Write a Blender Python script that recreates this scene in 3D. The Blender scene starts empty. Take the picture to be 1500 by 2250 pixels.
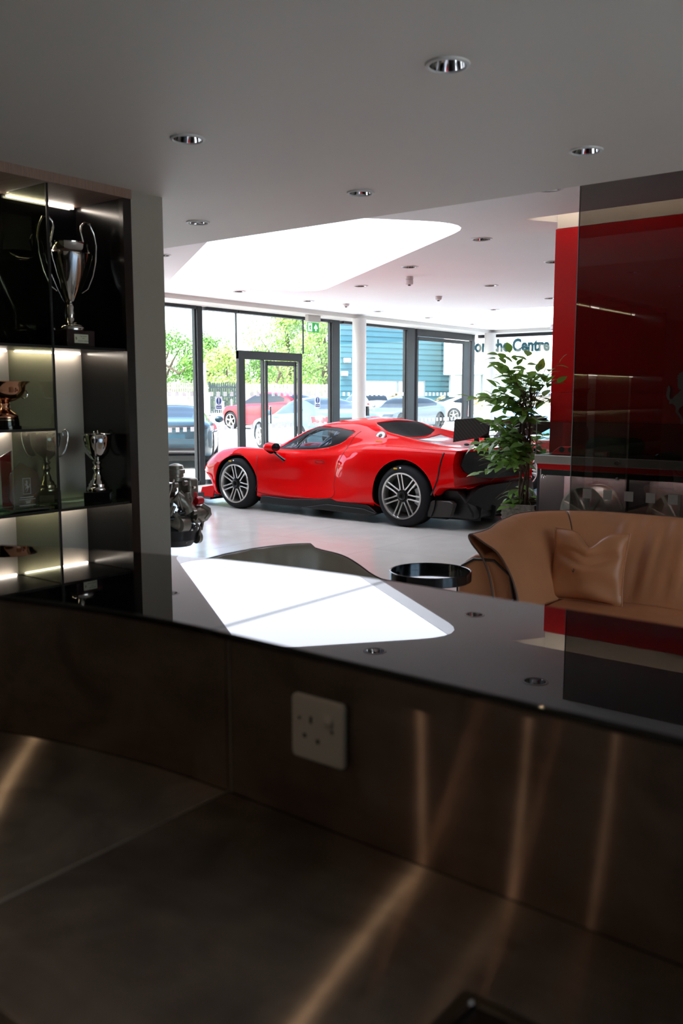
import bpy, bmesh, math, random
from mathutils import Vector, Matrix
random.seed(7)
SC = bpy.context.scene
COL = SC.collection
PI = math.pi
# ------------------------------------------------------------------ camera
# World axes are the building's axes: window wall is the plane x = -10.8, red wall y = 7.35
F_PX, PITCH, YAW, CAM_H = 1964.0, math.radians(7.5), math.radians(38.2), 1.46
cd = bpy.data.cameras.new('camera'); cam = bpy.data.objects.new('camera', cd); COL.objects.link(cam)
cam.location = (0, 0, CAM_H); cam.rotation_euler = (PI/2-PITCH, 0, YAW)
cd.sensor_fit = 'VERTICAL'; cd.sensor_height = 36.0; cd.sensor_width = 24.0
cd.lens = F_PX/2250*36; cd.clip_start = 0.02; cd.clip_end = 500
cd.dof.use_dof = True; cd.dof.focus_distance = 9.8; cd.dof.aperture_fstop = 4.0
SC.camera = cam
# ------------------------------------------------------------------ world, sun, exposure
w = bpy.data.worlds.new('sky'); SC.world = w; w.use_nodes = True
nt = w.node_tree; bg = nt.nodes['Background']
sk = nt.nodes.new('ShaderNodeTexSky'); sk.sky_type = 'NISHITA'; sk.sun_disc = False
sk.sun_elevation = math.radians(52); sk.sun_rotation = math.radians(200); sk.dust_density = 3.0; sk.air_density = 1.0; sk.ozone_density = 1.0
nt.links.new(sk.outputs[0], bg.inputs[0]); bg.inputs[1].default_value = 1.1
sl = bpy.data.lights.new('sun', 'SUN'); sl.energy = 5.5; sl.angle = 0.01; sl.color = (1, .95, .86)
sun = bpy.data.objects.new('sun', sl); COL.objects.link(sun)
sun.rotation_euler = Vector((-0.22, 0.78, -1.0)).to_track_quat('-Z', 'Y').to_euler()
SC.view_settings.view_transform = 'Standard'; SC.view_settings.look = 'None'
SC.view_settings.exposure = 0.38; SC.view_settings.gamma = 1.0; SC.view_settings.use_curve_mapping = False
cy = SC.cycles
cy.max_bounces = 10; cy.diffuse_bounces = 5; cy.glossy_bounces = 5; cy.transmission_bounces = 8; cy.transparent_max_bounces = 24
cy.caustics_reflective = False; cy.caustics_refractive = False; cy.sample_clamp_indirect = 6.0
cy.use_denoising = True
SKYLIGHT, LED, DOWN = 3.6, 16.0, 1500.0
# ------------------------------------------------------------------ pixel -> place helpers (photo frame 1500 x 2250)
_c, _s, _cp, _sp = math.cos(YAW), math.sin(YAW), math.cos(PITCH), math.sin(PITCH)
def ray(x, y):
    u = (x-750)/F_PX; v = (1125-y)/F_PX; X = u; Y = _cp+v*_sp
    return (_c*X-_s*Y, _s*X+_c*Y, -_sp+v*_cp)
def on_z(x, y, z):
    d = ray(x, y); t = (z-CAM_H)/d[2]; return Vector((d[0]*t, d[1]*t, z))
def on_x(x, y, k):
    d = ray(x, y); t = k/d[0]; return Vector((k, d[1]*t, CAM_H+d[2]*t))
def on_y(x, y, k):
    d = ray(x, y); t = k/d[1]; return Vector((d[0]*t, k, CAM_H+d[2]*t))
def cw(X, Y, Z=0.0):          # metres right of / in front of the viewpoint -> building axes
    return Vector((_c*X-_s*Y, _s*X+_c*Y, Z))
# ------------------------------------------------------------------ materials
def lin(h):
    if not isinstance(h, str): return tuple(h)
    h = h.lstrip('#'); o = []
    for i in (0, 2, 4):
        c = int(h[i:i+2], 16)/255; o.append(c/12.92 if c <= .04045 else ((c+.055)/1.055)**2.4)
    return tuple(o)
MATS = {}
def mat(name, col, rough=.5, metal=0., spec=None, coat=0., coat_r=.03, emit=None, es=0., noise=None, bump=None, ior=None, trans=0., alpha=1., sheen=0., stretch=None, rvar=None):
    if name in MATS: return MATS[name]
    m = bpy.data.materials.new(name); m.use_nodes = True; t = m.node_tree; b = t.nodes['Principled BSDF']
    c = lin(col); b.inputs['Base Color'].default_value = (*c, 1); b.inputs['Roughness'].default_value = rough; b.inputs['Metallic'].default_value = metal
    if spec is not None: b.inputs['Specular IOR Level'].default_value = spec
    if ior: b.inputs['IOR'].default_value = ior
    if coat: b.inputs['Coat Weight'].default_value = coat; b.inputs['Coat Roughness'].default_value = coat_r
    if emit: b.inputs['Emission Color'].default_value = (*lin(emit), 1); b.inputs['Emission Strength'].default_value = es
    if trans: b.inputs['Transmission Weight'].default_value = trans
    if alpha < 1: b.inputs['Alpha'].default_value = alpha
    if sheen: b.inputs['Sheen Weight'].default_value = sheen
    if noise or bump or rvar:
        tc = t.nodes.new('ShaderNodeTexCoord'); mp = t.nodes.new('ShaderNodeMapping'); t.links.new(tc.outputs['Object'], mp.inputs[0])
        if stretch: mp.inputs['Scale'].default_value = stretch
        def nz(sc, det=4):
            n = t.nodes.new('ShaderNodeTexNoise'); n.inputs['Scale'].default_value = sc; n.inputs['Detail'].default_value = det
            t.links.new(mp.outputs[0], n.inputs['Vector']); return n
        if noise:
            n = nz(noise[0]); r = t.nodes.new('ShaderNodeValToRGB'); k = noise[1]
            r.color_ramp.elements[0].position = .3; r.color_ramp.elements[1].position = .7
            r.color_ramp.elements[0].color = tuple(x*(1-k) for x in c)+(1,)
            c2 = lin(noise[2]) if len(noise) > 2 else tuple(min(1, x*(1+k)) for x in c)
            r.color_ramp.elements[1].color = (*c2, 1)
            t.links.new(n.outputs['Fac'], r.inputs[0]); t.links.new(r.outputs[0], b.inputs['Base Color'])
        if bump:
            n = nz(bump[0], 6); bp = t.nodes.new('ShaderNodeBump'); bp.inputs['Strength'].default_value = bump[1]; bp.inputs['Distance'].default_value = bump[2] if len(bump) > 2 else .01
            t.links.new(n.outputs['Fac'], bp.inputs['Height']); t.links.new(bp.outputs[0], b.inputs['Normal'])
        if rvar:
            n = nz(rvar[0]); mr = t.nodes.new('ShaderNodeMapRange'); mr.inputs['From Min'].default_value = .3; mr.inputs['From Max'].default_value = .7
            mr.inputs['To Min'].default_value = rvar[1]; mr.inputs['To Max'].default_value = rvar[2]
            t.links.new(n.outputs['Fac'], mr.inputs[0]); t.links.new(mr.outputs[0], b.inputs['Roughness'])
    MATS[name] = m; return m
def glass(name, tint, refl=1.0, ior=1.5, rough=0.0):
    if name in MATS: return MATS[name]
    m = bpy.data.materials.new(name); m.use_nodes = True; t = m.node_tree; t.nodes.clear()
    o = t.nodes.new('ShaderNodeOutputMaterial'); mx = t.nodes.new('ShaderNodeMixShader')
    tr = t.nodes.new('ShaderNodeBsdfTransparent'); tr.inputs[0].default_value = (*lin(tint), 1)
    gl = t.nodes.new('ShaderNodeBsdfGlossy'); gl.inputs['Roughness'].default_value = rough
    lw = t.nodes.new('ShaderNodeFresnel'); lw.inputs['IOR'].default_value = ior
    ge = t.nodes.new('ShaderNodeNewGeometry'); ab = t.nodes.new('ShaderNodeMath'); ab.operation = 'MULTIPLY'; ab.inputs[1].default_value = refl
    # same reflectance from either side of a thin pane
    ir = t.nodes.new('ShaderNodeMix'); ir.data_type = 'FLOAT'; ir.inputs[2].default_value = ior; ir.inputs[3].default_value = 1/ior
    t.links.new(ge.outputs['Backfacing'], ir.inputs[0]); t.links.new(ir.outputs[0], lw.inputs['IOR'])
    t.links.new(lw.outputs[0], ab.inputs[0]); t.links.new(ab.outputs[0], mx.inputs[0])
    t.links.new(tr.outputs[0], mx.inputs[1]); t.links.new(gl.outputs[0], mx.inputs[2]); t.links.new(mx.outputs[0], o.inputs[0])
    MATS[name] = m; return m
def leafmat(name, col):
    m = mat(name, col, .35, spec=.5, noise=(3, .22)); t = m.node_tree; b = t.nodes['Principled BSDF']; o = t.nodes['Material Output']
    tr = t.nodes.new('ShaderNodeBsdfTranslucent'); mx = t.nodes.new('ShaderNodeMixShader'); mx.inputs[0].default_value = .38
    c = lin(col); tr.inputs[0].default_value = (min(1, c[0]*1.5), min(1, c[1]*1.5), c[2], 1)
    t.links.new(b.outputs[0], mx.inputs[1]); t.links.new(tr.outputs[0], mx.inputs[2]); t.links.new(mx.outputs[0], o.inputs[0]); return m
def emis(name, col, s):
    if name in MATS: return MATS[name]
    m = bpy.data.materials.new(name); m.use_nodes = True; t = m.node_tree; t.nodes.clear()
    o = t.nodes.new('ShaderNodeOutputMaterial'); e = t.nodes.new('ShaderNodeEmission'); e.inputs[0].default_value = (*lin(col), 1); e.inputs[1].default_value = s
    t.links.new(e.outputs[0], o.inputs[0]); MATS[name] = m; return m
def brushed(name, col, rough, aniso, tangent, mixf=.5, broad=.42):
    """brushed metal: a long thin lobe across the brush direction plus a broad one; smears vary the colour"""
    m = bpy.data.materials.new(name); m.use_nodes = True; t = m.node_tree; t.nodes.clear(); MATS[name] = m
    o = t.nodes.new('ShaderNodeOutputMaterial'); mx = t.nodes.new('ShaderNodeMixShader'); mx.inputs[0].default_value = mixf
    g1 = t.nodes.new('ShaderNodeBsdfAnisotropic'); g2 = t.nodes.new('ShaderNodeBsdfAnisotropic'); g1.distribution = 'GGX'; g2.distribution = 'GGX'
    g1.inputs['Roughness'].default_value = rough; g1.inputs['Anisotropy'].default_value = aniso; g2.inputs['Anisotropy'].default_value = 0
    cx = t.nodes.new('ShaderNodeCombineXYZ')
    for i in range(3): cx.inputs[i].default_value = tangent[i]
    t.links.new(cx.outputs[0], g1.inputs['Tangent'])
    tc = t.nodes.new('ShaderNodeTexCoord'); mp = t.nodes.new('ShaderNodeMapping'); t.links.new(tc.outputs['Object'], mp.inputs[0])
    mp.inputs['Scale'].default_value = tuple(4 if abs(v) > .5 else 50 for v in tangent)
    n = t.nodes.new('ShaderNodeTexNoise'); n.inputs['Scale'].default_value = 1.0; n.inputs['Detail'].default_value = 8; t.links.new(mp.outputs[0], n.inputs['Vector'])
    n2 = t.nodes.new('ShaderNodeTexNoise'); n2.inputs['Scale'].default_value = 7.0; n2.inputs['Detail'].default_value = 7; n2.inputs['Distortion'].default_value = 1.2; t.links.new(tc.outputs['Object'], n2.inputs['Vector'])
    mr = t.nodes.new('ShaderNodeMapRange'); mr.inputs['From Min'].default_value = .3; mr.inputs['From Max'].default_value = .7; mr.inputs['To Min'].default_value = broad*.75; mr.inputs['To Max'].default_value = broad*1.2
    t.links.new(n2.outputs['Fac'], mr.inputs[0]); t.links.new(mr.outputs[0], g2.inputs['Roughness'])
    ad = t.nodes.new('ShaderNodeMath'); ad.operation = 'ADD'; hv = t.nodes.new('ShaderNodeMath'); hv.operation = 'MULTIPLY'; hv.inputs[1].default_value = .8
    nl = t.nodes.new('ShaderNodeMath'); nl.operation = 'MULTIPLY'; nl.inputs[1].default_value = .25; t.links.new(n.outputs['Fac'], nl.inputs[0])
    t.links.new(nl.outputs[0], ad.inputs[0]); t.links.new(n2.outputs['Fac'], ad.inputs[1]); t.links.new(ad.outputs[0], hv.inputs[0])
    c = lin(col); r = t.nodes.new('ShaderNodeValToRGB'); r.color_ramp.elements[0].position = .35; r.color_ramp.elements[1].position = .65
    r.color_ramp.elements[0].color = tuple(v*.78 for v in c)+(1,); r.color_ramp.elements[1].color = tuple(v*1.2 for v in c)+(1,)
    t.links.new(hv.outputs[0], r.inputs[0])
    for g_ in (g1, g2): t.links.new(r.outputs[0], g_.inputs['Color'])
    t.links.new(g1.outputs[0], mx.inputs[1]); t.links.new(g2.outputs[0], mx.inputs[2]); t.links.new(mx.outputs[0], o.inputs[0])
    return m
# ------------------------------------------------------------------ mesh builder
class MB:
    def __init__(s): s.v = []; s.f = []
    def add(s, vs, fs):
        k = len(s.v); s.v += [tuple(q) for q in vs]; s.f += [tuple(k+i for i in f) for f in fs]; return s
    def box(s, x0, x1, y0, y1, z0, z1):
        return s.add([(x0,y0,z0),(x1,y0,z0),(x1,y1,z0),(x0,y1,z0),(x0,y0,z1),(x1,y0,z1),(x1,y1,z1),(x0,y1,z1)],
                     [(0,3,2,1),(4,5,6,7),(0,1,5,4),(1,2,6,5),(2,3,7,6),(3,0,4,7)])
    def prism(s, poly, d, frame=lambda a, b, h: (a, b, h)):
        # poly 2d ccw, extruded from h=d[0] to d[1]
        n = len(poly); vs = [frame(a, b, d[0]) for a, b in poly]+[frame(a, b, d[1]) for a, b in poly]
        fs = [tuple(range(n-1, -1, -1)), tuple(range(n, 2*n))]+[(i, (i+1) % n, n+(i+1) % n, n+i) for i in range(n)]
        return s.add(vs, fs)
    def lathe(s, prof, n=24, c=(0, 0, 0), axis='z', close=True):
        vs = []; fs = []
        for r, h in prof:
            for i in range(n):
                a = 2*PI*i/n; x, y = r*math.cos(a), r*math.sin(a)
                p = (x, y, h) if axis == 'z' else ((x, h, y) if axis == 'y' else (h, x, y))
                vs.append((p[0]+c[0], p[1]+c[1], p[2]+c[2]))
        for j in range(len(prof)-1):
            for i in range(n):
                q = (j*n+i, j*n+(i+1) % n, (j+1)*n+(i+1) % n, (j+1)*n+i)
                fs.append(q if axis != 'y' else q[::-1])
        if close:
            a = tuple(range(n-1, -1, -1)); b = tuple(range((len(prof)-1)*n, len(prof)*n))
            fs += [a, b] if axis != 'y' else [a[::-1], b[::-1]]
        return s.add(vs, fs)
    def tube(s, pts, r, n=8, cap=True):
        pts = [Vector(p) for p in pts]; m = len(pts); rr = r if isinstance(r, (list, tuple)) else [r]*m
        vs = []; fs = []; prev = None
        for i, p in enumerate(pts):
            d = (pts[min(i+1, m-1)]-pts[max(i-1, 0)]).normalized()
            if prev is None:
                u = d.orthogonal().normalized()
            else:
                u = (prev-d*prev.dot(d)); u = u.normalized() if u.length > 1e-6 else d.orthogonal().normalized()
            prev = u; v = d.cross(u)
            for k in range(n):
                a = 2*PI*k/n; vs.append(p+u*(rr[i]*math.cos(a))+v*(rr[i]*math.sin(a)))
        for i in range(m-1):
            for k in range(n): fs.append((i*n+k, i*n+(k+1) % n, (i+1)*n+(k+1) % n, (i+1)*n+k))
        if cap: fs += [tuple(range(n-1, -1, -1)), tuple(range((m-1)*n, m*n))]
        return s.add(vs, fs)
    def bar(s, a, b, w, h):      # box beam between two points, w sideways, h up
        a, b = Vector(a), Vector(b); d = (b-a).normalized(); up = Vector((0, 0, 1))
        if abs(d.z) > .95: up = Vector((0, 1, 0))
        x = d.cross(up).normalized()*w/2; y = x.cross(d).normalized()*h/2
        vs = [a-x-y, a+x-y, a+x+y, a-x+y, b-x-y, b+x-y, b+x+y, b-x+y]
        return s.add(vs, [(3,2,1,0),(4,5,6,7),(0,1,5,4),(1,2,6,5),(2,3,7,6),(3,0,4,7)])
    def ball(s, c, r, n=12, m=8, sq=(1, 1, 1)):
        vs = []; fs = []
        for j in range(m+1):
            t = PI*j/m
            for i in range(n):
                a = 2*PI*i/n; vs.append((c[0]+r*sq[0]*math.sin(t)*math.cos(a), c[1]+r*sq[1]*math.sin(t)*math.sin(a), c[2]-r*sq[2]*math.cos(t)))
        for j in range(m):
            for i in range(n): fs.append((j*n+i, j*n+(i+1) % n, (j+1)*n+(i+1) % n, (j+1)*n+i))
        return s.add(vs, fs)
    def grid(s, rows, wrap=False):
        n = len(rows[0]); vs = [p for r in rows for p in r]; fs = []
        for j in range(len(rows)-1):
            for i in range(n if wrap else n-1): fs.append((j*n+i, j*n+(i+1) % n, (j+1)*n+(i+1) % n, (j+1)*n+i))
        return s.add(vs, fs)
    def mesh(s, name):
        me = bpy.data.meshes.new(name); me.from_pydata(s.v, [], s.f); me.update(); return me
    def build(s, name, m, parent=None, smooth=False, bevel=0, seg=2, angle=40, weld=False, solid=0, sub=0, loc=None):
        me = s.mesh(name); me.materials.append(m)
        bm = bmesh.new(); bm.from_mesh(me)
        if weld: bmesh.ops.remove_doubles(bm, verts=bm.verts, dist=1e-5)
        bmesh.ops.recalc_face_normals(bm, faces=bm.faces) if weld or not solid else None
        bm.to_mesh(me); bm.free()
        o = bpy.data.objects.new(name, me); COL.objects.link(o)
        if parent: o.parent = parent
        if loc: o.location = loc
        if solid:
            q = o.modifiers.new('s', 'SOLIDIFY'); q.thickness = solid; q.offset = 0
        if bevel:
            q = o.modifiers.new('b', 'BEVEL'); q.width = bevel; q.segments = seg; q.limit_method = 'ANGLE'; q.angle_limit = math.radians(35)
        if sub:
            q = o.modifiers.new('u', 'SUBSURF'); q.levels = sub; q.render_levels = sub
        if smooth or bevel or sub:
            me.shade_smooth()
            if not sub and hasattr(me, 'set_sharp_from_angle'): me.set_sharp_from_angle(angle=math.radians(angle))
        return o
def tag(o, label, cat, group=None):
    o['label'] = label; o['category'] = cat
    if group: o['group'] = group
    return o
def thing(name, label, cat, loc=(0, 0, 0), rz=0, group=None):
    o = bpy.data.objects.new(name, None); COL.objects.link(o); o.empty_display_size = .1
    o.location = loc; o.rotation_euler = (0, 0, rz); return tag(o, label, cat, group)
def struct(o): o['kind'] = 'structure'; return o
def copy_tree(o, parent=None):
    c = o.copy(); COL.objects.link(c)
    if parent: c.parent = parent
    for ch in list(o.children): copy_tree(ch, c)
    return c
def bx(name, m, x0, x1, y0, y1, z0, z1, parent=None, bevel=0): return MB().box(x0, x1, y0, y1, z0, z1).build(name, m, parent, bevel=bevel)
def rrect(w, h, r, n=5, cx=0, cz=0):
    o = []
    for k, (sx, sy) in enumerate(((1, 1), (-1, 1), (-1, -1), (1, -1))):
        for i in range(n+1):
            a = PI/2*(k+i/n); o.append((cx+sx*(w/2-r)+r*math.cos(a), cz+sy*(h/2-r)+r*math.sin(a)))
    return o
def text_mesh(body, size, depth, bold=0.0):
    cu = bpy.data.curves.new('lettering', 'FONT'); cu.body = body; cu.size = size; cu.extrude = depth; cu.offset = bold; cu.align_x = 'LEFT'; cu.resolution_u = 3
    o = bpy.data.objects.new('lettering', cu); COL.objects.link(o)
    dg = bpy.context.evaluated_depsgraph_get(); dg.update(); me = bpy.data.meshes.new_from_object(o.evaluated_get(dg))
    bpy.data.objects.remove(o); bpy.data.curves.remove(cu); return me
def text_obj(name, body, size, m, parent, mtx, depth=.0006, bold=0.0, centre=True):
    me = text_mesh(body, size, depth, bold)
    if centre and len(me.vertices):
        xs = [v.co.x for v in me.vertices]; k = (min(xs)+max(xs))/2
        for v in me.vertices: v.co.x -= k
    me.transform(mtx); me.materials.clear(); me.materials.append(m)
    o = bpy.data.objects.new(name, me); COL.objects.link(o)
    if parent: o.parent = parent
    return o
def frame_mtx(o, right, up):      # local x->right, y->up, z->out
    r, u = Vector(right).normalized(), Vector(up).normalized(); n = r.cross(u)
    return Matrix(((r.x, u.x, n.x, o[0]), (r.y, u.y, n.y, o[1]), (r.z, u.z, n.z, o[2]), (0, 0, 0, 1)))
HORSE = [(0.0247,0.6593),(0.0027,0.6758),(0.0192,0.6319),(0.0027,0.5714),(0.0027,0.5165),(0.0302,0.456),(0.0687,0.4231),(0.0577,0.3681),(0.0852,0.3681),(0.1236,0.3791),(0.1621,0.3407),(0.1951,0.3077),(0.1841,0.2253),(0.217,0.1813),(0.272,0.1154),(0.294,0.0604),(0.3104,0.0),(0.3544,0.0),(0.3544,0.022),(0.3269,0.0604),(0.3104,0.1264),(0.272,0.1813),(0.2335,0.2253),(0.25,0.2912),(0.283,0.3132),(0.3159,0.3407),(0.3544,0.3187),(0.3599,0.2637),(0.3984,0.2253),(0.4423,0.2198),(0.4368,0.2418),(0.3929,0.2747),(0.4038,0.3297),(0.3709,0.3846),(0.3269,0.4286),(0.3269,0.4725),(0.3489,0.5275),(0.3709,0.5769),(0.4148,0.5549),(0.4643,0.5495),(0.4918,0.511),(0.5082,0.533),(0.4808,0.5824),(0.4258,0.5934),(0.3984,0.6319),(0.4478,0.6593),(0.5027,0.6703),(0.5137,0.6374),(0.5302,0.6429),(0.5302,0.6923),(0.4863,0.7143),(0.4313,0.6978),(0.3764,0.6813),(0.3709,0.7198),(0.3489,0.7692),(0.3269,0.8132),(0.3269,0.8571),(0.3489,0.8626),(0.3709,0.8352),(0.3929,0.8352),(0.4038,0.8571),(0.3819,0.9011),(0.3489,0.956),(0.3242,0.9725),(0.3104,1.0),(0.294,0.9725),(0.2555,0.9451),(0.206,0.9341),(0.228,0.9121),(0.1841,0.8901),(0.2115,0.8626),(0.1731,0.8352),(0.2143,0.8187),(0.1951,0.8022),(0.2115,0.7747),(0.1923,0.7527),(0.217,0.7308),(0.1951,0.7143),(0.217,0.6923),(0.1951,0.6648),(0.239,0.6593),(0.217,0.6319),(0.272,0.6429),(0.239,0.5824),(0.1951,0.544),(0.1511,0.511),(0.1209,0.4615),(0.0742,0.456),(0.0577,0.511),(0.0632,0.5714),(0.0742,0.6319),(0.0577,0.6868),(0.0357,0.7143)]
def horse(name, m, parent, mtx, size, depth=.001, flip=False):
    mb = MB().prism([((.53-a if flip else a)*size, b*size) for a, b in (HORSE if not flip else HORSE[::-1])], (0, depth)); me = mb.mesh(name)
    bm = bmesh.new(); bm.from_mesh(me); bmesh.ops.triangulate(bm, faces=[f for f in bm.faces if len(f.verts) > 4]); bmesh.ops.recalc_face_normals(bm, faces=bm.faces); bm.to_mesh(me); bm.free()
    me.transform(mtx); me.materials.append(m); o = bpy.data.objects.new(name, me); COL.objects.link(o)
    if parent: o.parent = parent
    return o
# ------------------------------------------------------------------ shared materials
M_white = mat('ceiling_paint', '#f3f3f3', .8, spec=.2, noise=(1.5, .01))
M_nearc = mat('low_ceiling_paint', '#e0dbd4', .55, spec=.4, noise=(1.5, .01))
M_floor = mat('floor_porcelain', '#d4cfc8', .16, spec=.5, noise=(2.2, .03), rvar=(3, .12, .22))
M_grey = mat('grey_wall_paint', '#8a857c', .7, spec=.3)
M_frame = mat('anthracite_frame', '#1b1c1f', .45, spec=.35)
M_red = mat('red_lacquer', '#d40a10', .22, spec=.5)
M_pane = glass('window_glass', '#f6fbfa', .55, 1.45)
M_smoke = glass('smoked_glass', '#adaba8', 1.0, 1.5)
M_smoke2 = glass('cabinet_smoked_glass', '#c8ccba', .9, 1.5)
M_clear = glass('clear_glass', '#eaf2ee', 1.0, 1.5)
M_black = mat('black_trim', '#0b0b0c', .35)
M_chrome = mat('chrome', '#e8e8ea', .06, 1.0)
M_silver = mat('polished_silver', '#dcdad6', .05, 1.0)
M_rubber = mat('tyre_rubber', '#17171a', .75, spec=.25, bump=(60, .1))
M_carbon = mat('dark_carbon', '#100f0f', .42, spec=.35)
M_dots = mat('frosted_film', '#f2f4f4', .6, emit=None)
M_dkbrown = mat('dark_bronze_panel', '#241d1a', .22, spec=.5, noise=(3, .1))
# ------------------------------------------------------------------ structure
H1, H2, SOF = 2.92, 2.52, 2.85
XW, YF, YB, XR = -10.8, 19.0, -4.0, 3.2
fl = thing('floor', 'pale polished floor of the showroom', 'floor'); struct(fl); del fl['category']; del fl['label']
del_grout = mat('floor_joint', '#b9b3ab', .6)
bx('floor_bed', del_grout, XW-.15, XR, YB, YF+.15, -.2, -.002, fl)
def tiles():
    first = {}
    tw = 1.2
    x = XW-.15
    i = 0
    while x < XR-.01:
        x1 = min(x+tw, XR); y = YB; j = 0
        while y < YF+.1:
            y1 = min(y+tw, YF+.15); k = (round(x1-x, 3), round(y1-y, 3))
            if k not in first:
                first[k] = MB().box(.0015, x1-x-.0015, .0015, y1-y-.0015, -.01, 0).mesh('tile'); first[k].materials.append(M_floor)
            o = bpy.data.objects.new('tile', first[k]); COL.objects.link(o); o.location = (x, y, 0); o.parent = fl
            y = y1; j += 1
        x = x1; i += 1
tiles()
# skylight outlines at ceiling height (rounded corners)
def round_poly(pts, r, n=6):
    out = []; m = len(pts)
    for i in range(m):
        p, a, b = Vector(pts[i]), Vector(pts[i-1]), Vector(pts[(i+1) % m])
        u, v = (a-p).normalized(), (b-p).normalized(); d = min(r, (a-p).length*.4, (b-p).length*.4)
        s, e = p+u*d, p+v*d
        for k in range(n+1):
            t = k/n; out.append(tuple((1-t)**2*s+2*t*(1-t)*p+t*t*e))
    return out
sky1 = round_poly([(-9.42, 8.17), (-8.43, 10.18), (-4.0, 6.98), (-5.30, 5.36)], .5)
sky2 = round_poly([(-9.95, 15.9), (-8.5, 14.05), (-6.2, 14.3), (-6.2, 17.6), (-8.2, 17.8)], .35)
def ceiling_with_holes(name, x0, x1, y0, y1, z, holes, m):
    bm = bmesh.new()
    def loop(pts):
        vs = [bm.verts.new((p[0], p[1], z)) for p in pts]; return [bm.edges.new((vs[i], vs[(i+1) % len(vs)])) for i in range(len(vs))]
    es = loop([(x0, y0), (x1, y0), (x1, y1), (x0, y1)])
    for h in holes: es += loop(h)
    bmesh.ops.triangle_fill(bm, use_beauty=True, use_dissolve=False, edges=es)
    def inside(p, poly):
        c = False
        for i in range(len(poly)):
            (ax, ay), (bx_, by) = poly[i-1], poly[i]
            if (ay > p.y) != (by > p.y) and p.x < (bx_-ax)*(p.y-ay)/(by-ay)+ax: c = not c
        return c
    kill = [f for f in bm.faces if any(inside(f.calc_center_median(), h) for h in holes)]
    bmesh.ops.delete(bm, geom=kill, context='FACES')
    r = bmesh.ops.extrude_face_region(bm, geom=list(bm.faces)); bmesh.ops.translate(bm, vec=(0, 0, .12), verts=[v for v in r['geom'] if isinstance(v, bmesh.types.BMVert)])
    bmesh.ops.recalc_face_normals(bm, faces=bm.faces)
    me = bpy.data.meshes.new(name); bm.to_mesh(me); bm.free(); me.materials.append(m)
    o = bpy.data.objects.new(name, me); COL.objects.link(o); return o
YE = 4.5     # edge of the low ceiling
COVE = (-3.6, XR, 7.05, 7.35)
main_c = struct(ceiling_with_holes('ceiling', -10.2, XR, YE-.6, YF-.05, H1, [sky1, sky2, [(-3.62, 7.06), (XR-.02, 7.06), (XR-.02, 7.36), (-3.43, 7.36)]], M_white))
bx('ceiling_slab', M_white, XW-.35, XR+.2, YB-.2, YF+.4, 3.3, 3.42, main_c)
low_c = struct(bx('ceiling', M_nearc, -4.55, XR, YB, YE, H2, 2.75)); low_c.name = 'ceiling.001'
low_l = bx('low_ceiling_wing', M_nearc, -8.5, -4.55, 3.36, YE, H2, 2.75, low_c)
for n, pl in (('skylight', sky1), ('skylight', sky2)):
    o = MB().prism(pl if True else pl, (3.045, 3.065)).build('skylight', emis('skylight_diffuser', '#ebf1ff', SKYLIGHT))
    tag(o, 'large white luminous skylight panel above the red race car' if pl is sky1 else 'smaller white luminous skylight panel far off beside the red wall', 'skylight')
# perimeter soffit over the window wall and the far wall
sof = MB().box(XW-.1, -10.2, YB, YF+.1, SOF, 3.3).box(-10.2, XR, YF-.45, YF+.1, SOF, 3.3)
struct(sof.build('trim_1', mat('soffit_paint', '#cfcac4', .7)))  # core behind the boards, nearly the same teal
# walls of the place outside the view
M_wallw = mat('wall_paint', '#c9c4bc', .75)
struct(bx('wall_back', M_wallw, XW-.2, XR+.2, YB-.2, YB, 0, 3.3))
WA, WB = 1.3, 4.3
wr = MB().box(XR, XR+.2, YB, WA, 0, 3.3).box(XR, XR+.2, WB, YF+.1, 0, 3.3).box(XR, XR+.2, WA, WB, 0, .25).box(XR, XR+.2, WA, WB, 2.47, 3.3)
struct(wr.build('wall_right', M_wallw))
o = thing('window_8', 'x', 'x'); del o['label']; del o['category']; struct(o)  # window added out of view to bring daylight onto the low ceiling
for k in range(2):
    a = WA+k*1.5; bx('pane', M_pane, XR+.09, XR+.1, a+.03, a+1.47, .28, 2.44, o); bx('mullion', M_frame, XR+.06, XR+.14, a-.03, a+.03, .25, 2.47, o)
bx('mullion', M_frame, XR+.06, XR+.14, WB-.03, WB, .25, 2.47, o)
struct(bx('wall_left', M_wallw, XW-.15, XW+.1, YB, 6.8, 0, 3.3))
# ---- red feature wall
rw = thing('wall_front', 'x x x x', 'x'); struct(rw); del rw['label']; del rw['category']
bx('core', M_grey, -3.43, XR, 7.36, 7.6, 0, 3.3, rw)
zc = 0
for z0, z1 in ((0, .735), (.735, 1.478), (1.478, 2.86)):
    x = -3.445
    for k in range(3):
        x1 = x+2.24
        MB().box(x+.0015, min(x1, XR)-.0015, 7.34, 7.362, z0+.0015, z1-.0015).build('panel', M_red, rw); x = x1
bx('end_cap', M_red, -3.447, -3.43, 7.362, 7.6, 0, 2.86, rw)
bx('cove_face', mat('cove_paint', '#f1ece4', .7), -3.43, XR, 7.34, 7.36, 2.862, 3.3, rw)
bx('cove_light', emis('warm_cove', '#ffe6cc', 9), -3.5, XR-.05, 7.02, 7.05, 3.05, 3.07, rw)
horse('emblem', mat('satin_emblem', '#b9b2ac', .4, .6), rw, frame_mtx((on_y(1464, 860, 7.335).x, 7.338, on_y(1480, 931, 7.335).z), (1, 0, 0), (0, 0, 1)), .43, .012)
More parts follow.
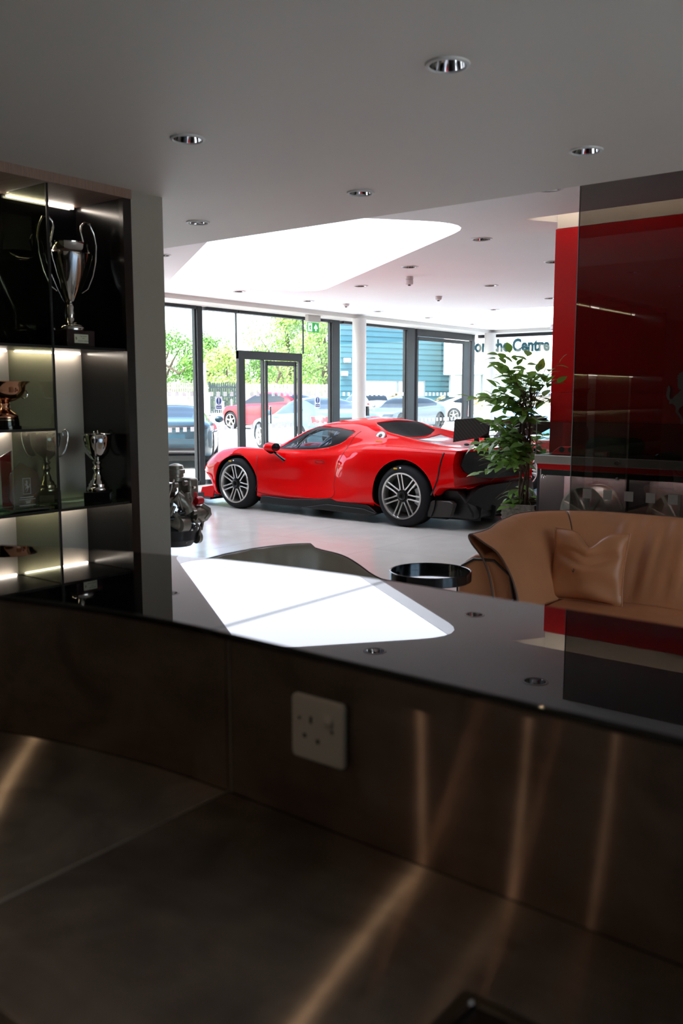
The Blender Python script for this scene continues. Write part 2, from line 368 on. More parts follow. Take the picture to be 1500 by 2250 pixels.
# ---- glazed wall, bay by bay (each bay is a window or a door with its own frame, panes, dots)
def vbar(mb, y0, y1, z0, z1, d0=-.02, d1=.05): mb.box(XW+d0-(0 if z1-z0 > .5 else .003), XW+d1+(0 if z1-z0 > .5 else .003), y0, max(y0+.03, y1-.075) if z1-z0 > .5 else y1, z0, z1)
def dots(parent, y0, y1, z, axis='x', step=.155, size=.075):
    n = int((y1-y0)/step); me = None
    off = (y1-y0-(n-1)*step-size)/2
    for i in range(n):
        if me is None:
            me = (MB().box(0, .001, 0, size, 0, size) if axis == 'x' else MB().box(0, size, 0, .001, 0, size)).mesh('dot'); me.materials.append(M_dots)
        o = bpy.data.objects.new('dot', me); COL.objects.link(o); o.parent = parent
        o.location = (XW+.012, y0+off+i*step, z-size/2) if axis == 'x' else (y0+off+i*step, YF-.012, z-size/2)
bays = [('window', 6.8, 9.93), ('window', 10.15, 10.86), ('door', 10.88, 12.58), ('window', 12.60, 13.36), ('window', 13.70, 15.88), ('slider', 16.27, 18.68)]
HD = 2.80
wi = 0
for kind, a, b in bays:
    wi += 1
    nm = ('door_1' if kind == 'door' else 'door_2' if kind == 'slider' else 'window_%d' % wi)
    o = thing(nm, 'x', 'x'); del o['label']; del o['category']; struct(o)
    if kind == 'window':
        mb = MB(); mb.box(XW-.05, XW+.07, a, b, 0, .07); mb.build('sill_rail', M_frame, o, bevel=.004)
        bx('head_rail', M_frame, XW-.05, XW+.07, a, b, HD, SOF, o)
        bx('pane', M_pane, XW-.004, XW+.004, a-.14, b, .07, HD, o)
        dots(o, a, b, 1.465); dots(o, a, b, .905)
    elif kind == 'door':
        bx('head_rail', M_frame, XW-.05, XW+.07, a, b, HD, SOF, o)
        bx('pane', M_pane, XW-.004, XW+.004, a, b, 2.19, HD, o)
        fr = MB(); vbar(fr, a, 11.10, 0, 2.19); vbar(fr, 12.44, b, 0, 2.19); vbar(fr, 10.88, 12.51, 2.05, 2.192); vbar(fr, 11.47, 11.55, 0, 2.05)
        fr.build('door_frame', M_frame, o, bevel=.006)
        bx('pane', M_pane, XW-.004, XW+.004, 11.02, 11.47, 0.02, 2.05, o)
        lf = MB()
        for q in ((11.56, 11.65, 0.02, 2.04), (12.33, 12.42, .02, 2.04), (11.58, 12.36, 1.96, 2.04), (11.58, 12.36, .02, .14)): lf.box(XW-.01, XW+.03, q[0], q[1]-(.04 if q[3]-q[2] > 1 else 0), q[2], q[3])
        lo = lf.build('door_leaf', M_frame, o, bevel=.005); bx('leaf_glass', M_pane, XW-.004, XW+.004, 11.60, 12.33, .14, 1.96, lo)
        hb = MB().tube([(XW+.05, 11.61, .95), (XW+.09, 11.61, .95), (XW+.09, 11.61, 1.25), (XW+.05, 11.61, 1.25)], .012); hb.build('handle', M_chrome, o)
        dots(o, 11.12, 11.47, 1.465); dots(o, 11.66, 12.33, 1.465); dots(o, 11.12, 11.47, .905); dots(o, 11.66, 12.33, .905)
    else:
        fr = MB(); vbar(fr, a, a+.05, 0, SOF); vbar(fr, b-.10, b, 0, SOF); vbar(fr, a+.02, b-.08, 2.70, SOF); vbar(fr, a+.02, b-.08, 0, .05)
        fr.build('door_frame', M_frame, o, bevel=.006)
        lf = MB()
        for q in ((a+.06, a+.14, .05, 2.69), (b-.42, b-.12, .05, 2.69), (a+.07, b-.40, 2.61, 2.69), (a+.07, b-.40, .05, .16)): lf.box(XW-.01, XW+.03, q[0], q[1]-(.04 if q[3]-q[2] > 1 else 0), q[2], q[3])
        lo = lf.build('door_leaf', M_frame, o, bevel=.005); bx('leaf_glass', M_pane, XW-.004, XW+.004, a+.08, b-.42, .16, 2.61, lo)
        MB().tube([(XW+.05, b-.3, .95), (XW+.1, b-.3, .95), (XW+.1, b-.3, 1.3), (XW+.05, b-.3, 1.3)], .014).build('handle', M_chrome, o)
        dots(o, a+.16, b-.44, 1.465); dots(o, a+.16, b-.44, .905)
for k, (a, b, d) in enumerate(((9.93, 10.15, .11), (10.86, 10.88, .05), (12.58, 12.60, .05), (13.36, 13.70, .13), (15.88, 16.27, .12), (18.68, 18.80, .1))):
    mb = MB()
    if b-a > .15:
        mb.box(XW-.05, XW+.02, a, b-.05, 0, SOF); mb.box(XW+.02, XW+.06, a+.02, b-.10, 0, SOF)
    else: mb.box(XW-.015, XW+.015, a, b, 2.19 if b-a < .03 else 0, SOF)
    struct(mb.build('trim_%d' % (k+2), M_frame, bevel=.005))
# far wall windows
o = thing('window_7', 'x', 'x'); del o['label']; del o['category']; struct(o)
bx('sill_rail', M_frame, XW, -3, YF-.05, YF+.07, 0, .07, o); bx('head_rail', M_frame, XW, -3, YF-.05, YF+.07, HD-.02, SOF, o); bx('pane', M_pane, XW, -3, YF-.004, YF+.004, .07, HD-.02, o)
dots(o, XW+.1, -7, 1.465, 'y')
struct(bx('wall_far', M_wallw, -3, XR, YF, YF+.15, 0, 3.3))
# round columns
for k, (x, y) in enumerate(((-10.18, 13.47), (-10.22, 18.5))):
    c = tag(MB().lathe([(.13, 0), (.13, SOF)], 32).build('column', mat('column_paint', '#d6d2ce', .5), smooth=True, loc=(x, y, 0)),
            ('white round column behind the roof of the red race car', 'white round column in the far glazed corner beside the potted tree')[k], 'column')
cp_ = thing('call_point', 'small red fire alarm call point and black keypad on the round white column', 'alarm box', (-10.08, 13.57, 0))
bx('alarm_housing', mat('signal_red', '#d3171b', .4), 0, .05, -.03, .08, .78, .9, cp_, .004)
kp = bx('keypad', M_black, .0, .03, -.02, .05, 1.06, 1.24, cp_, .003)
# exit sign
ex = thing('exit_sign', 'green hanging emergency exit sign with running figure and white arrow', 'sign', (-10.42, 12.42, 0))
bx('housing', mat('sign_housing', '#b9b4ae', .5), -.04, .04, -.17, .17, 2.735, SOF, ex, .006)
M_g = mat('exit_green', '#0a8a34', .4, emit='#0a9a3a', es=.5); M_w = mat('exit_white', '#f4fff6', .4, emit='#f4fff6', es=.7)
bx('panel', M_g, -.008, .008, -.15, .16, 2.555, 2.725, ex)
bx('figure_field', M_w, .008, .0095, -.14, -.035, 2.57, 2.71, ex)
def sgn(parent, name, m, x, polys):
    for pl in polys: MB().prism(pl, (0, .001), lambda a, b, h: (x+h, a, b)).build(name, m, parent)
sgn(ex, 'figure', M_g, .0096, [[(-.115, 2.575), (-.10, 2.575), (-.085, 2.61), (-.075, 2.60), (-.06, 2.585), (-.055, 2.60), (-.07, 2.625), (-.08, 2.635), (-.072, 2.655), (-.055, 2.645), (-.05, 2.655), (-.07, 2.672), (-.09, 2.675), (-.115, 2.655), (-.12, 2.64), (-.108, 2.635), (-.10, 2.65), (-.105, 2.625), (-.10, 2.61)], [(-.075, 2.682), (-.06, 2.682), (-.06, 2.70), (-.075, 2.70)]])
sgn(ex, 'arrow', M_w, .0096, [[(.05, 2.58), (.085, 2.58), (.085, 2.63), (.115, 2.615), (.115, 2.64), (.0675, 2.70), (.02, 2.64), (.02, 2.615), (.05, 2.63)]])
# blue mandatory signs stuck on the glass
for k, (pxl, yy) in enumerate(((482, 10.43), (697, 12.98))):
    s = thing('safety_sign', ('blue and white exclamation mark sign on the glass left of the door', 'blue and white exclamation mark sign on the glass right of the door')[k], 'sign', (XW+.014, yy, 0))
    bx('plate', mat('sign_white', '#f2f4f6', .5), 0, .003, -.075, .075, 1.205, 1.425, s)
    MB().prism([(.055*math.cos(2*PI*i/28), 1.35+.058*math.sin(2*PI*i/28)) for i in range(28)], (0, .001), lambda a, b, h: (.003+h, a, b)).build('disc', mat('sign_blue', '#0b3f8e', .5), s)
    sgn(s, 'mark', MATS['sign_white'], .0041, [[(-.010, 1.335), (.010, 1.335), (.012, 1.40), (-.012, 1.40)], [(-.01, 1.305), (.01, 1.305), (.01, 1.325), (-.01, 1.325)]])
    sgn(s, 'caption', MATS['sign_blue'], .003, [[(-.058, 1.225), (.058, 1.225), (.058, 1.275), (-.058, 1.275)]])
    sgn(s, 'caption_line', MATS['sign_white'], .0041, [[(-.045, 1.242), (-.006, 1.242), (-.006, 1.256), (-.045, 1.256)], [(.004, 1.242), (.046, 1.242), (.046, 1.256), (.004, 1.256)]])
# ---- downlights
def downlight(name, label, x, y, z, d, group, lit=0.):
    t = thing(name, label, 'downlight', (x, y, z), 0, group)
    r = d/2
    MB().lathe([(r*.80, -.001), (r*.80, -.006), (r*.86, -.009), (r*.97, -.006), (r, 0.0), (r, .002)], 36, close=False).build('trim_ring', mat('lamp_trim', '#d9d8d6', .45), t, smooth=True)
    MB().lathe([(r*.80, -.003), (r*.76, .02), (r*.66, .055), (r*.5, .085), (r*.30, .1), (.002, .1)], 36, close=False).build('reflector', M_chrome, t, smooth=True)
    if lit:
        MB().lathe([(.002, .004), (r*.13, .004)], 20, close=False).build('lamp', emis('warm_lamp', '#ffdcb6', lit), t)
    return t
def hole_for(x, y, r):
    pass
near = [((983, 141), 'chrome recessed downlight nearest the viewer in the low grey ceiling'), ((412, 304), 'blue-rimmed chrome downlight in the low ceiling above the trophy cabinet end'),
        ((1287, 330), 'chrome downlight with red glints in the low ceiling near the red wall'), ((792, 423), 'pink-rimmed chrome downlight in the low ceiling above the skylight edge'), ((435, 488), 'small chrome downlight in the low ceiling left of the skylight')]
NEAR_XY = []
for (q, lb) in near:
    p = on_z(q[0], q[1], H2); NEAR_XY.append((p.x, p.y)); downlight('downlight', lb, p.x, p.y, H2, .148, 'downlights in the low ceiling')
far = [((1207, 414), 'chrome downlight cut by the low ceiling edge beside the glass partition'), ((828, 465), 'chrome downlight hidden behind the low ceiling edge, mirrored in the black counter'), ((1058, 525), 'large chrome downlight right of the big skylight corner'),
       ((900, 586), 'chrome downlight just above the cylindrical ceiling sensor'), ((792, 628), 'chrome downlight beside the slanting edge of the big skylight'), ((1078, 627), 'chrome downlight with red and blue glints left of the red wall'),
       ((525, 640), 'small downlight above the glass door under the big skylight'), ((677, 661), 'small downlight above the green exit sign'), ((1215, 575), 'downlight half hidden behind the red wall edge, upper one'),
       ((1208, 655), 'downlight half hidden behind the red wall edge, lower one'), ((832, 684), 'tiny far downlight above the round white column'), ((1085, 680), 'tiny far downlight just above the small skylight'), ((940, 698), 'tiny far downlight above the sliding door'), ((1038, 712), 'tiny far downlight below the small skylight corner'), ((355, 560), 'downlight beside the grey pillar top under the step of the ceiling')]
FAR_XY = []
for (q, lb) in far:
    p = on_z(q[0], q[1], H1); FAR_XY.append((p.x, p.y)); downlight('downlight', lb, p.x, p.y, H1, .205, 'downlights in the high ceiling')
LIT = [(-1.65, .12), (-1.65, -1.2), (-1.65, -2.46)]
for k, (x, y) in enumerate(LIT): downlight('downlight', 'lit warm downlight in the low ceiling behind the viewer, %s' % ('first', 'second', 'third', 'fourth')[k], x, y, H2, .148, 'downlights in the low ceiling', DOWN)
# recesses for the lamps: cut round holes through the ceiling skin
def punch(o, xys, r):
    bm = bmesh.new()
    for (x, y) in xys: bmesh.ops.create_cone(bm, cap_ends=True, segments=28, radius1=r, radius2=r, depth=.6, matrix=Matrix.Translation((x, y, o.get('hz', 2.7))))
    me = bpy.data.meshes.new('cutter'); bm.to_mesh(me); bm.free(); c = bpy.data.objects.new('cutter', me); COL.objects.link(c)
    md = o.modifiers.new('holes', 'BOOLEAN'); md.object = c; md.operation = 'DIFFERENCE'; md.solver = 'EXACT'
    dg = bpy.context.evaluated_depsgraph_get(); nm = bpy.data.meshes.new_from_object(o.evaluated_get(dg)); o.modifiers.clear(); o.data = nm
    bpy.data.objects.remove(c)
main_c['hz'] = H1; low_c['hz'] = H2
punch(main_c, FAR_XY, .205*.42); punch(low_c, [q for q in NEAR_XY+LIT], .148*.42)
del main_c['hz']; del low_c['hz']
# ceiling sensors
M_sens = mat('sensor_plastic', '#d8cfce', .5)
def sensor(label, pxl, prof):
    p = on_z(pxl[0], pxl[1], H1-.04); t = thing('ceiling_sensor', label, 'sensor', (p.x, p.y, H1))
    MB().lathe(prof[0], 20).build('base', M_sens, t, smooth=True); MB().lathe(prof[1], 20).build('head', M_sens, t, smooth=True)
    MB().lathe([(.018, prof[1][-1][1]), (.018, prof[1][-1][1]-.012)], 12).build('lens', M_black, t)
sensor('cylindrical white ceiling sensor hanging below the large skylight corner', (899, 615), ([(.05, 0), (.05, -.03), (.04, -.035)], [(.038, -.03), (.048, -.04), (.048, -.09), (.035, -.10)]))
sensor('small round white smoke detector on the ceiling above the glass partition side', (963, 657), ([(.055, 0), (.055, -.02), (.05, -.025)], [(.05, -.02), (.047, -.045), (.03, -.06)]))
sensor('flat white smoke detector near the glazed wall above the exit sign', (760, 673), ([(.055, 0), (.055, -.02), (.05, -.025)], [(.05, -.02), (.047, -.035), (.03, -.045)]))
sensor('tiny white ceiling sensor near the far glazed corner beside the red wall', (1213, 718), ([(.05, 0), (.05, -.03), (.04, -.035)], [(.038, -.03), (.048, -.04), (.048, -.08), (.035, -.09)]))
# ================================================================== reception desk
M_ledge = mat('black_glass_ledge', '#0a0a0b', .015, spec=.5, ior=1.5)
M_steelS = brushed('brushed_bronze_steel', '#95887d', .21, .88, (1, 0, 0), .45)
M_steelL = brushed('brushed_bronze_steel_side', '#a3988a', .21, .88, (.8, .6, 0), .45)
M_steelU = brushed('brushed_bronze_upstand', '#87766d', .18, .91, (1, 0, 0), .5)
M_joint = mat('joint_edge', '#a39c93', .35, .8)
DC = (-1.0, -.74)
def curve(y0, x1, ang, n=26):           # straight run at y = y0 for x > -1, then an arc round DC
    R = y0-DC[1]; pts = [(x1, y0), (-1.0, y0)]
    for i in range(1, n+1):
        a = ang*i/n; pts.append((DC[0]-R*math.sin(a), DC[1]+R*math.cos(a)))
    return pts
def arc(y0, a0, a1, n=26):
    R = y0-DC[1]; return [(DC[0]-R*math.sin(a0+(a1-a0)*i/n), DC[1]+R*math.cos(a0+(a1-a0)*i/n)) for i in range(n+1)]
desk = thing('reception_desk', 'curved dark reception desk of brushed bronze steel with black glass ledge', 'desk', (0, 0, 0))
A1 = math.radians(75)
def slab(name, m, y0, y1, z0, z1, right, bev=.002):
    if right: mb = MB().box(-.999, 1.6, y0, y1, z0, z1)
    else:
        i, o = arc(y0, .0006, A1), arc(y1, .0006, A1); mb = MB().prism(o[::-1]+i if False else i+o[::-1], (z0, z1))
    ob = mb.build(name, m, desk, bevel=bev, weld=True); return ob
for r in (True, False):
    slab('glass_ledge', M_ledge, .945, 1.42, 1.083, 1.095, r, .003)
    slab('upstand_panel', M_steelU, .972, .99, .821, 1.083, r, 0)
    slab('worktop_panel', M_steelS if r else M_steelL, .456, .972, .79, .82, r, .002)
    slab('outer_panel', M_dkbrown, 1.36, 1.38, .02, 1.083, r, 0)
    slab('ledge_bearer', M_black, .99, 1.36, 1.05, 1.082, r, 0)
    slab('modesty_panel', M_dkbrown, .9, .92, .02, .79, r, 0)
bx('joint_strip', M_joint, -1.0, -.996, .456, .971, .8195, .8215, desk); bx('joint_strip', M_joint, -.9915, -.9895, .9705, .9725, .8215, 1.082, desk)
bx('joint_strip', mat('ledge_joint', '#3a3a3c', .3), -1.0, -.9975, .946, 1.419, 1.094, 1.0953, desk)
# wall socket with one switch
so = thing('wall_socket', 'white single switched wall socket with rounded corners on the desk upstand', 'socket', (-.803, .972, .972))
M_sock = mat('socket_plastic', '#c9c2b8', .35, spec=.5)
MB().prism(rrect(.100, .098, .009), (0, .009), lambda a, b, h: (a, -h, b)).build('plate', M_sock, so, bevel=.003, seg=3)
for (a, b, wv, hv) in ((-.012, .014, .0045, .011), (-.024, -.012, .006, .0065), (.001, -.016, .006, .0065)):
    MB().box(a-wv/2, a+wv/2, -.0096, -.008, b-hv/2, b+hv/2).build('pin_hole', M_black, so)
MB().lathe([(.0028, -.0096), (.0028, -.008)], 12, (-.034, 0, .013), 'y').build('screw', M_black, so); MB().lathe([(.0028, -.0096), (.0028, -.008)], 12, (.028, 0, .004), 'y').build('screw', M_black, so)
MB().prism([(-.009, -.0), (-.013, .012), (-.009, .024)], (-.008, .008), lambda a, b, h: (.021+h, a, .012+b-.006)).build('rocker', M_sock, so, bevel=.001)
# flush box in the worktop
ob = thing('desk_outlet', 'square steel flush outlet box let into the near worktop', 'outlet box', (-.376, .712, .82))
fr = MB(); wv, iv = .070, .054
for q in ((-wv, -iv, -wv, wv), (iv, wv, -wv, wv), (-iv, iv, -wv, -iv), (-iv, iv, iv, wv)): fr.box(q[0], q[1], q[2], q[3], .0002, .004)
fr.build('frame', mat('outlet_frame', '#5c564f', .3, .9), ob, bevel=.0012)
bx('lid', mat('outlet_lid', '#0d0c0c', .3), -iv, iv, -iv, iv, .0003, .0015, ob)
lp = MB().tube([(-iv+.002, -iv, .004), (-iv+.002, iv-.002, .004)], .0022); lp.build('lip', M_chrome, ob)
MB().ball((-iv+.003, iv-.003, .005), .004).build('pin', M_chrome, ob, smooth=True)
# ================================================================== pillar beside the cabinet
struct(bx('wall_pillar', mat('pillar_paint', '#a19b90', .6), -4.33, -3.88, 3.132, 3.356, 0, H2))
struct(bx('wall_cabinet_back', M_grey, -4.5, -4.33, YB, 3.356, 0, H2))
# ================================================================== trophy cabinet
cab = thing('trophy_cabinet', 'tall dark built-in display cabinet with lit shelves full of trophies', 'cabinet', (0, 0, 0))
M_wood = mat('dark_oak', '#8f7466', .5, noise=(4, .18), stretch=(2, 30, 2))
M_cabd = mat('cabinet_dark_side', '#141214', .18, spec=.5)
M_lit = mat('pale_back_panel', '#d0c6ba', .55)
XB = -4.28
YS = (.30, 1.45, 2.635, 3.085)
bx('top_panel', M_wood, -4.32, -3.86, .3, 3.131, 2.472, 2.519, cab)
bx('side_panel', M_cabd, -4.32, -3.90, 3.085, 3.125, 0, 2.472, cab); bx('front_frame', M_dkbrown, -3.90, -3.868, 3.078, 3.131, 0, 2.519, cab)
bx('side_panel', M_cabd, -4.32, -3.88, .25, .30, 0, 2.519, cab)
bx('plinth', M_black, -4.3, -3.9, .3, 3.085, 0, .1, cab)
bx('upper_back_panel', mat('black_mirror_back', '#0c0c0e', .03, spec=.8), -4.31, XB, .3, 3.085, 1.70, 2.472, cab)
bx('lower_back_panel', M_lit, -4.31, XB, .3, 3.085, .1, 1.70, cab)
M_shelf = glass('shelf_glass', '#6f7d72', 1.3, 1.55)
for y in YS[1:3]: bx('glass_divider', M_smoke2, XB+.005, -3.885, y-.004, y+.004, .1, 2.47, cab)
for y in YS[1:3]: bx('divider_edge', M_black, -3.886, -3.878, y-.006, y+.006, .1, 2.47, cab)
M_led = emis('shelf_led', '#fff1e0', LED)
for i in range(3):
    a, b = YS[i]+.008, YS[i+1]-.008
    zs = (1.70, .885, .3) if i == 2 else (1.70, 1.293, .885, .3)
    for z in zs:
        bx('shelf', M_black if z == 1.70 else M_shelf, XB+.004, -3.882, a, b, z-.012, z, cab)
        if z > .35: bx('shelf_edge', M_black, -3.886, -3.8815, a, b, z-.013, z, cab)
        if z > .35: bx('light_strip', M_led, XB+.02, XB+.032, a+.02, b-.02, z-.022, z-.014, cab)
    bx('light_strip', M_led, XB+.012, XB+.022, a+.02, b-.02, 2.458, 2.468, cab)
# ------------------------------------------------------------------ trophies
M_plinth = mat('trophy_plinth', '#2a1719', .25); M_plaque = mat('plaque_cream', '#cfd0b8', .5); M_ink = mat('plaque_ink', '#20201c', .6)
M_brass = mat('rose_silver', '#d9a383', .1, 1.0); M_black_pl = mat('black_stone_plinth', '#0a0a0b', .12)
TF = math.radians(0)
def plaque(t, x, w, h, z, cream=True, y=0, lines=None):
    bx('plaque', M_plaque if cream else mat('plaque_silver', '#a89b92', .35, .9), x, x+.002, y-w/2, y+w/2, z-h/2, z+h/2, t)
    if lines:
        f = lambda yy, zz: frame_mtx((x+.0021, yy, zz), (0, 1, 0), (0, 0, 1))
        horse('plaque_emblem', M_ink, t, f(y-w/2+.006, z-.010), .02, .0004, True)
        for (body, sz, dy, dz) in lines: text_obj('plaque_text', body, sz, M_ink, t, f(y+dy, z+dz), .0002)
t = thing('trophy', 'large tall silver two-handled cup on a dark plinth on the top cabinet shelf', 'trophy', (-4.05, 2.862, 1.70))
MB().box(-.085, .085, -.085, .085, 0, .088).build('plinth', M_plinth, t, bevel=.002)
MB().lathe([(.085, .089), (.088, .10), (.08, .112), (.05, .122), (.03, .135), (.024, .16), (.03, .175), (.022, .19), (.026, .21), (.018, .225)], 36).build('foot', M_silver, t, smooth=True, angle=60)
MB().lathe([(.02, .222), (.032, .24), (.06, .295), (.092, .37), (.115, .44), (.123, .475), (.118, .478), (.108, .49), (.1, .515), (.102, .532), (.098, .532), (.095, .51), (.1, .488), (.085, .40), (.03, .26)], 48).build('cup_body', M_silver, t, smooth=True, angle=70)
for s in (-1, 1):
    pts = []
    for (r, z) in ((.102, .50), (.098, .54), (.09, .57), (.082, .60), (.087, .63), (.11, .65), (.14, .645), (.165, .60), (.178, .54), (.172, .46), (.15, .38), (.115, .31), (.075, .285)): pts.append((0, s*r, z))
    MB().tube(pts, [.006]*12+[.003], 8).build('handle', M_silver, t, smooth=True, angle=80)
plaque(t, .0852, .085, .045, .045, lines=[('Top Service', .009, .012, .010), ('2016', .007, .012, .0), ('General Calderon', .009, .012, -.014)])
def loving_cup(label, x, y, z, s, rot, mt, pl):
    t = thing('trophy', label, 'trophy', (x, y, z), rot); t.scale = (s, s, s)
    MB().box(-.082, .082, -.082, .082, 0, .066).build('plinth', M_black_pl, t, bevel=.003)
    MB().lathe([(.066, .067), (.07, .08), (.066, .092), (.058, .096), (.058, .112), (.05, .118), (.046, .132), (.034, .14), (.028, .165), (.02, .185), (.024, .205), (.034, .212), (.024, .222), (.02, .235), (.028, .245), (.03, .255), (.018, .262)], 36).build('foot', mt, t, smooth=True, angle=50)
    MB().lathe([(.018, .26), (.04, .275), (.07, .31), (.088, .355), (.094, .40), (.096, .425), (.10, .43), (.098, .433), (.093, .43), (.086, .36), (.03, .28)], 44).build('cup_body', mt, t, smooth=True, angle=70)
    for sgn_ in (-1, 1):
        pts = [(0, sgn_*r, zz) for r, zz in ((.108, .415), (.104, .43), (.112, .445), (.125, .45), (.135, .435), (.137, .41), (.132, .37), (.12, .33), (.105, .30), (.085, .285), (.06, .288))]
        MB().tube(pts, [.005, .006, .007, .007, .006, .005, .005, .005, .006, .006, .004], 8).build('handle', mt, t, smooth=True, angle=80)
    plaque(t, .0835, .085, .04, .034, False)
    return t
loving_cup('silver two-handled cup on black plinth, half behind the glass divider', -4.18, 2.765, .885, .86, math.radians(-35), M_silver, 0)
loving_cup('polished silver cup with handles turned edgewise, right end of the lower shelf', -4.02, 2.975, .885, .84, math.radians(48), M_silver, 0)
t = thing('trophy', 'rose-tinted silver bowl with ring handles on the small left shelf', 'trophy', (-4.05, 2.462, 1.293))
MB().lathe([(.075, 0), (.075, .012), (.066, .014), (.064, .05)], 32).build('plinth', M_black_pl, t, smooth=True, angle=40)
MB().lathe([(.062, .05), (.064, .06), (.05, .075), (.03, .088), (.022, .105), (.026, .12), (.02, .128)], 32).build('foot', M_brass, t, smooth=True, angle=60)
MB().lathe([(.02, .126), (.05, .135), (.085, .155), (.1, .185), (.104, .212), (.122, .226), (.124, .23), (.118, .231), (.098, .21), (.03, .14)], 44).build('bowl', M_brass, t, smooth=True, angle=60)
for s in (-1, 1): MB().tube([(0, s*(.108+.02*math.cos(a)), .168+.022*math.sin(a)) for a in [2*PI*i/14 for i in range(15)]], .0025, 6).build('ring_handle', M_silver, t, smooth=True)
MB().lathe([(.0645, .018), (.0645, .044)], 32, close=False).build('band', mat('plinth_band', '#e0c08f', .2, 1.0), t, smooth=True)
M_acr = glass('crystal', '#dfe8e2', 2.0, 1.5); M_acg = glass('green_edge_glass', '#9fbfae', 2.0, 1.55)
def award(label, y0, pts, depth, x, base, redstrip=None, etched=False):
    t = thing('glass_award', label, 'award', (x, y0, .885))
    MB().box(-.035, .035, base[0], base[1], 0, .018).build('base', M_acg, t, bevel=.004)
    MB().prism(pts, (0, depth), lambda a, b, h: (h, a, b)).build('blade', M_acr, t, bevel=.003)
    if redstrip: MB().prism(redstrip, (-.002, -.001), lambda a, b, h: (h, a, b)).build('red_stripe', mat('award_red', '#c01218', .4), t)
    if etched == 1:
        horse('emblem', M_ink, t, frame_mtx((depth+.0005, -.125, .12), (0, 1, 0), (0, 0, 1)), .05, .0005, True)
    if etched == 2:
        e = mat('etching', '#9c9c94', .6); yy, zz = .02, .125
        for q in ((-.022, .022, .046, .05), (-.022, .022, -.05, -.046), (-.022, -.019, -.046, .046), (.019, .022, -.046, .046)): bx('etched_border', e, depth, depth+.0006, yy+q[0], yy+q[1], zz+q[2]*.8, zz+q[3]*.8, t)
        horse('emblem', e, t, frame_mtx((depth+.0004, yy-.014, zz-.03), (0, 1, 0), (0, 0, 1)), .06, .0005, True)
        for (a, b, h) in ((-.04, .035, .068), (-.045, .045, .058), (-.01, .02, .048), (-.008, .016, .04), (-.045, .045, .028)): bx('etched_line', e, depth, depth+.0005, yy+a, yy+b, h, h+.004, t)
    return t
award('slanted clear award with a red stripe and small black emblem', 2.47, [(-.19, .018), (.003, .018), (.003, .30), (-.19, .21)], .008, -4.03, (-.2, .02), [(-.058, .02), (.001, .02), (.001, .297), (-.058, .27)], 1)
award('faceted clear crystal award with etched border in front of the red stripe', 2.475, [(-.045, .016), (.05, .016), (.105, .115), (.085, .19), (-.005, .245), (-.065, .19), (-.08, .07)], .012, -3.955, (-.09, .13), None, 2)
# ================================================================== sofa
M_tan = mat('tan_leather', '#c08058', .42, spec=.4, noise=(5, .07), bump=(160, .06, .002))
M_tanb = mat('sofa_piping', '#5a3b2c', .5); M_ltseam = mat('dark_seam', '#2a1d18', .5)
sofa = thing('leather_sofa', 'tan leather sofa with a flared folded-out arm and back', 'sofa', (0, 0, 0))
def smooth_path(pts, n=6):
    P = [Vector(p) for p in pts]; out = []
    for i in range(len(P)-1):
        a, b, c, d = P[max(i-1, 0)], P[i], P[i+1], P[min(i+2, len(P)-1)]
        for k in range(n):
            t = k/n; out.append(.5*((2*b)+(c-a)*t+(2*a-5*b+4*c-d)*t*t+(3*b-3*c+d-a)*t**3))
    out.append(P[-1]); return out
def shell(pathpts, prof_fn, n=5, wrinkle=0.0, seed=1):
    rows = []; P = smooth_path(pathpts, n); L = 0
    rnd = random.Random(seed); ph = [rnd.uniform(0, 6.28) for _ in range(8)]
    for i, p in enumerate(P):
        d = (P[min(i+1, len(P)-1)]-P[max(i-1, 0)]); d.z = 0; d.normalize(); nrm = Vector((-d.y, d.x, 0))
        u = i/(len(P)-1)
        if i: L += (P[i]-P[i-1]).length
        pr = smooth_path([Vector((o, z, 0)) for o, z in prof_fn(u, p)], 4); row = []
        for j, q in enumerate(pr):
            v = j/(len(pr)-1); wv = 0
            if wrinkle:
                env = max(0, math.sin(PI*min(1, v*1.7)))
                wv = wrinkle*env*(math.sin(L*38+2.5*math.sin(5*v+ph[0])+ph[1])*.5+math.sin(L*71+3*math.sin(3*v+ph[2])+ph[3])*.35+math.sin(L*23+ph[4])*.4)
            row.append(p+nrm*(q.x-wv)+Vector((0, 0, q.y)))
        rows.append(row)
    return rows
def back_prof(u, p): return [(0, .29), (.03, .38), (.09, .52), (.17, .65), (.26, .735), (.325, .757), (.355, .745), (.35, .71), (.32, .60), (.30, .4), (.30, .1)]
def arm_front(u, p): return [(0, .29), (.025, .40), (.07, .50), (.15, .60), (.24, .645), (.325, .683), (.345, .67), (.32, .63), (.25, .56), (.20, .46), (.17, .33)]
spath = [(1.2, 4.86, 0), (.6, 4.86, 0), (0, 4.86, 0), (-.6, 4.86, 0), (-1.2, 4.86, 0), (-1.7, 4.86, 0), (-1.98, 4.85, 0), (-2.09, 4.78, 0), (-2.12, 4.66, 0), (-2.13, 4.5, 0), (-2.145, 4.38, 0), (-2.155, 4.29, 0)]
def sofa_prof(u, p):
    k = max(0, min(1, (4.80-p.y)/.46)); k = k*k*(3-2*k)
    return [(-(o0+(o1-o0)*k), z0+(z1-z0)*k) for (o0, z0), (o1, z1) in zip(back_prof(u, p), arm_front(u, p))]
NS = 22
rowsA = shell(spath, sofa_prof, NS, .016); rowsB = shell(spath, sofa_prof, NS, 0)
si = min(range(len(rowsB)), key=lambda i: (Vector(rowsB[i][0])-Vector((-2.055, 4.82, .29))).length)
blend = []
for i, (ra, rb_) in enumerate(zip(rowsA, rowsB)):
    k = max(0, min(1, (si-3-i)/14)); blend.append([Vector(b_).lerp(Vector(a_), k) for a_, b_ in zip(ra, rb_)])
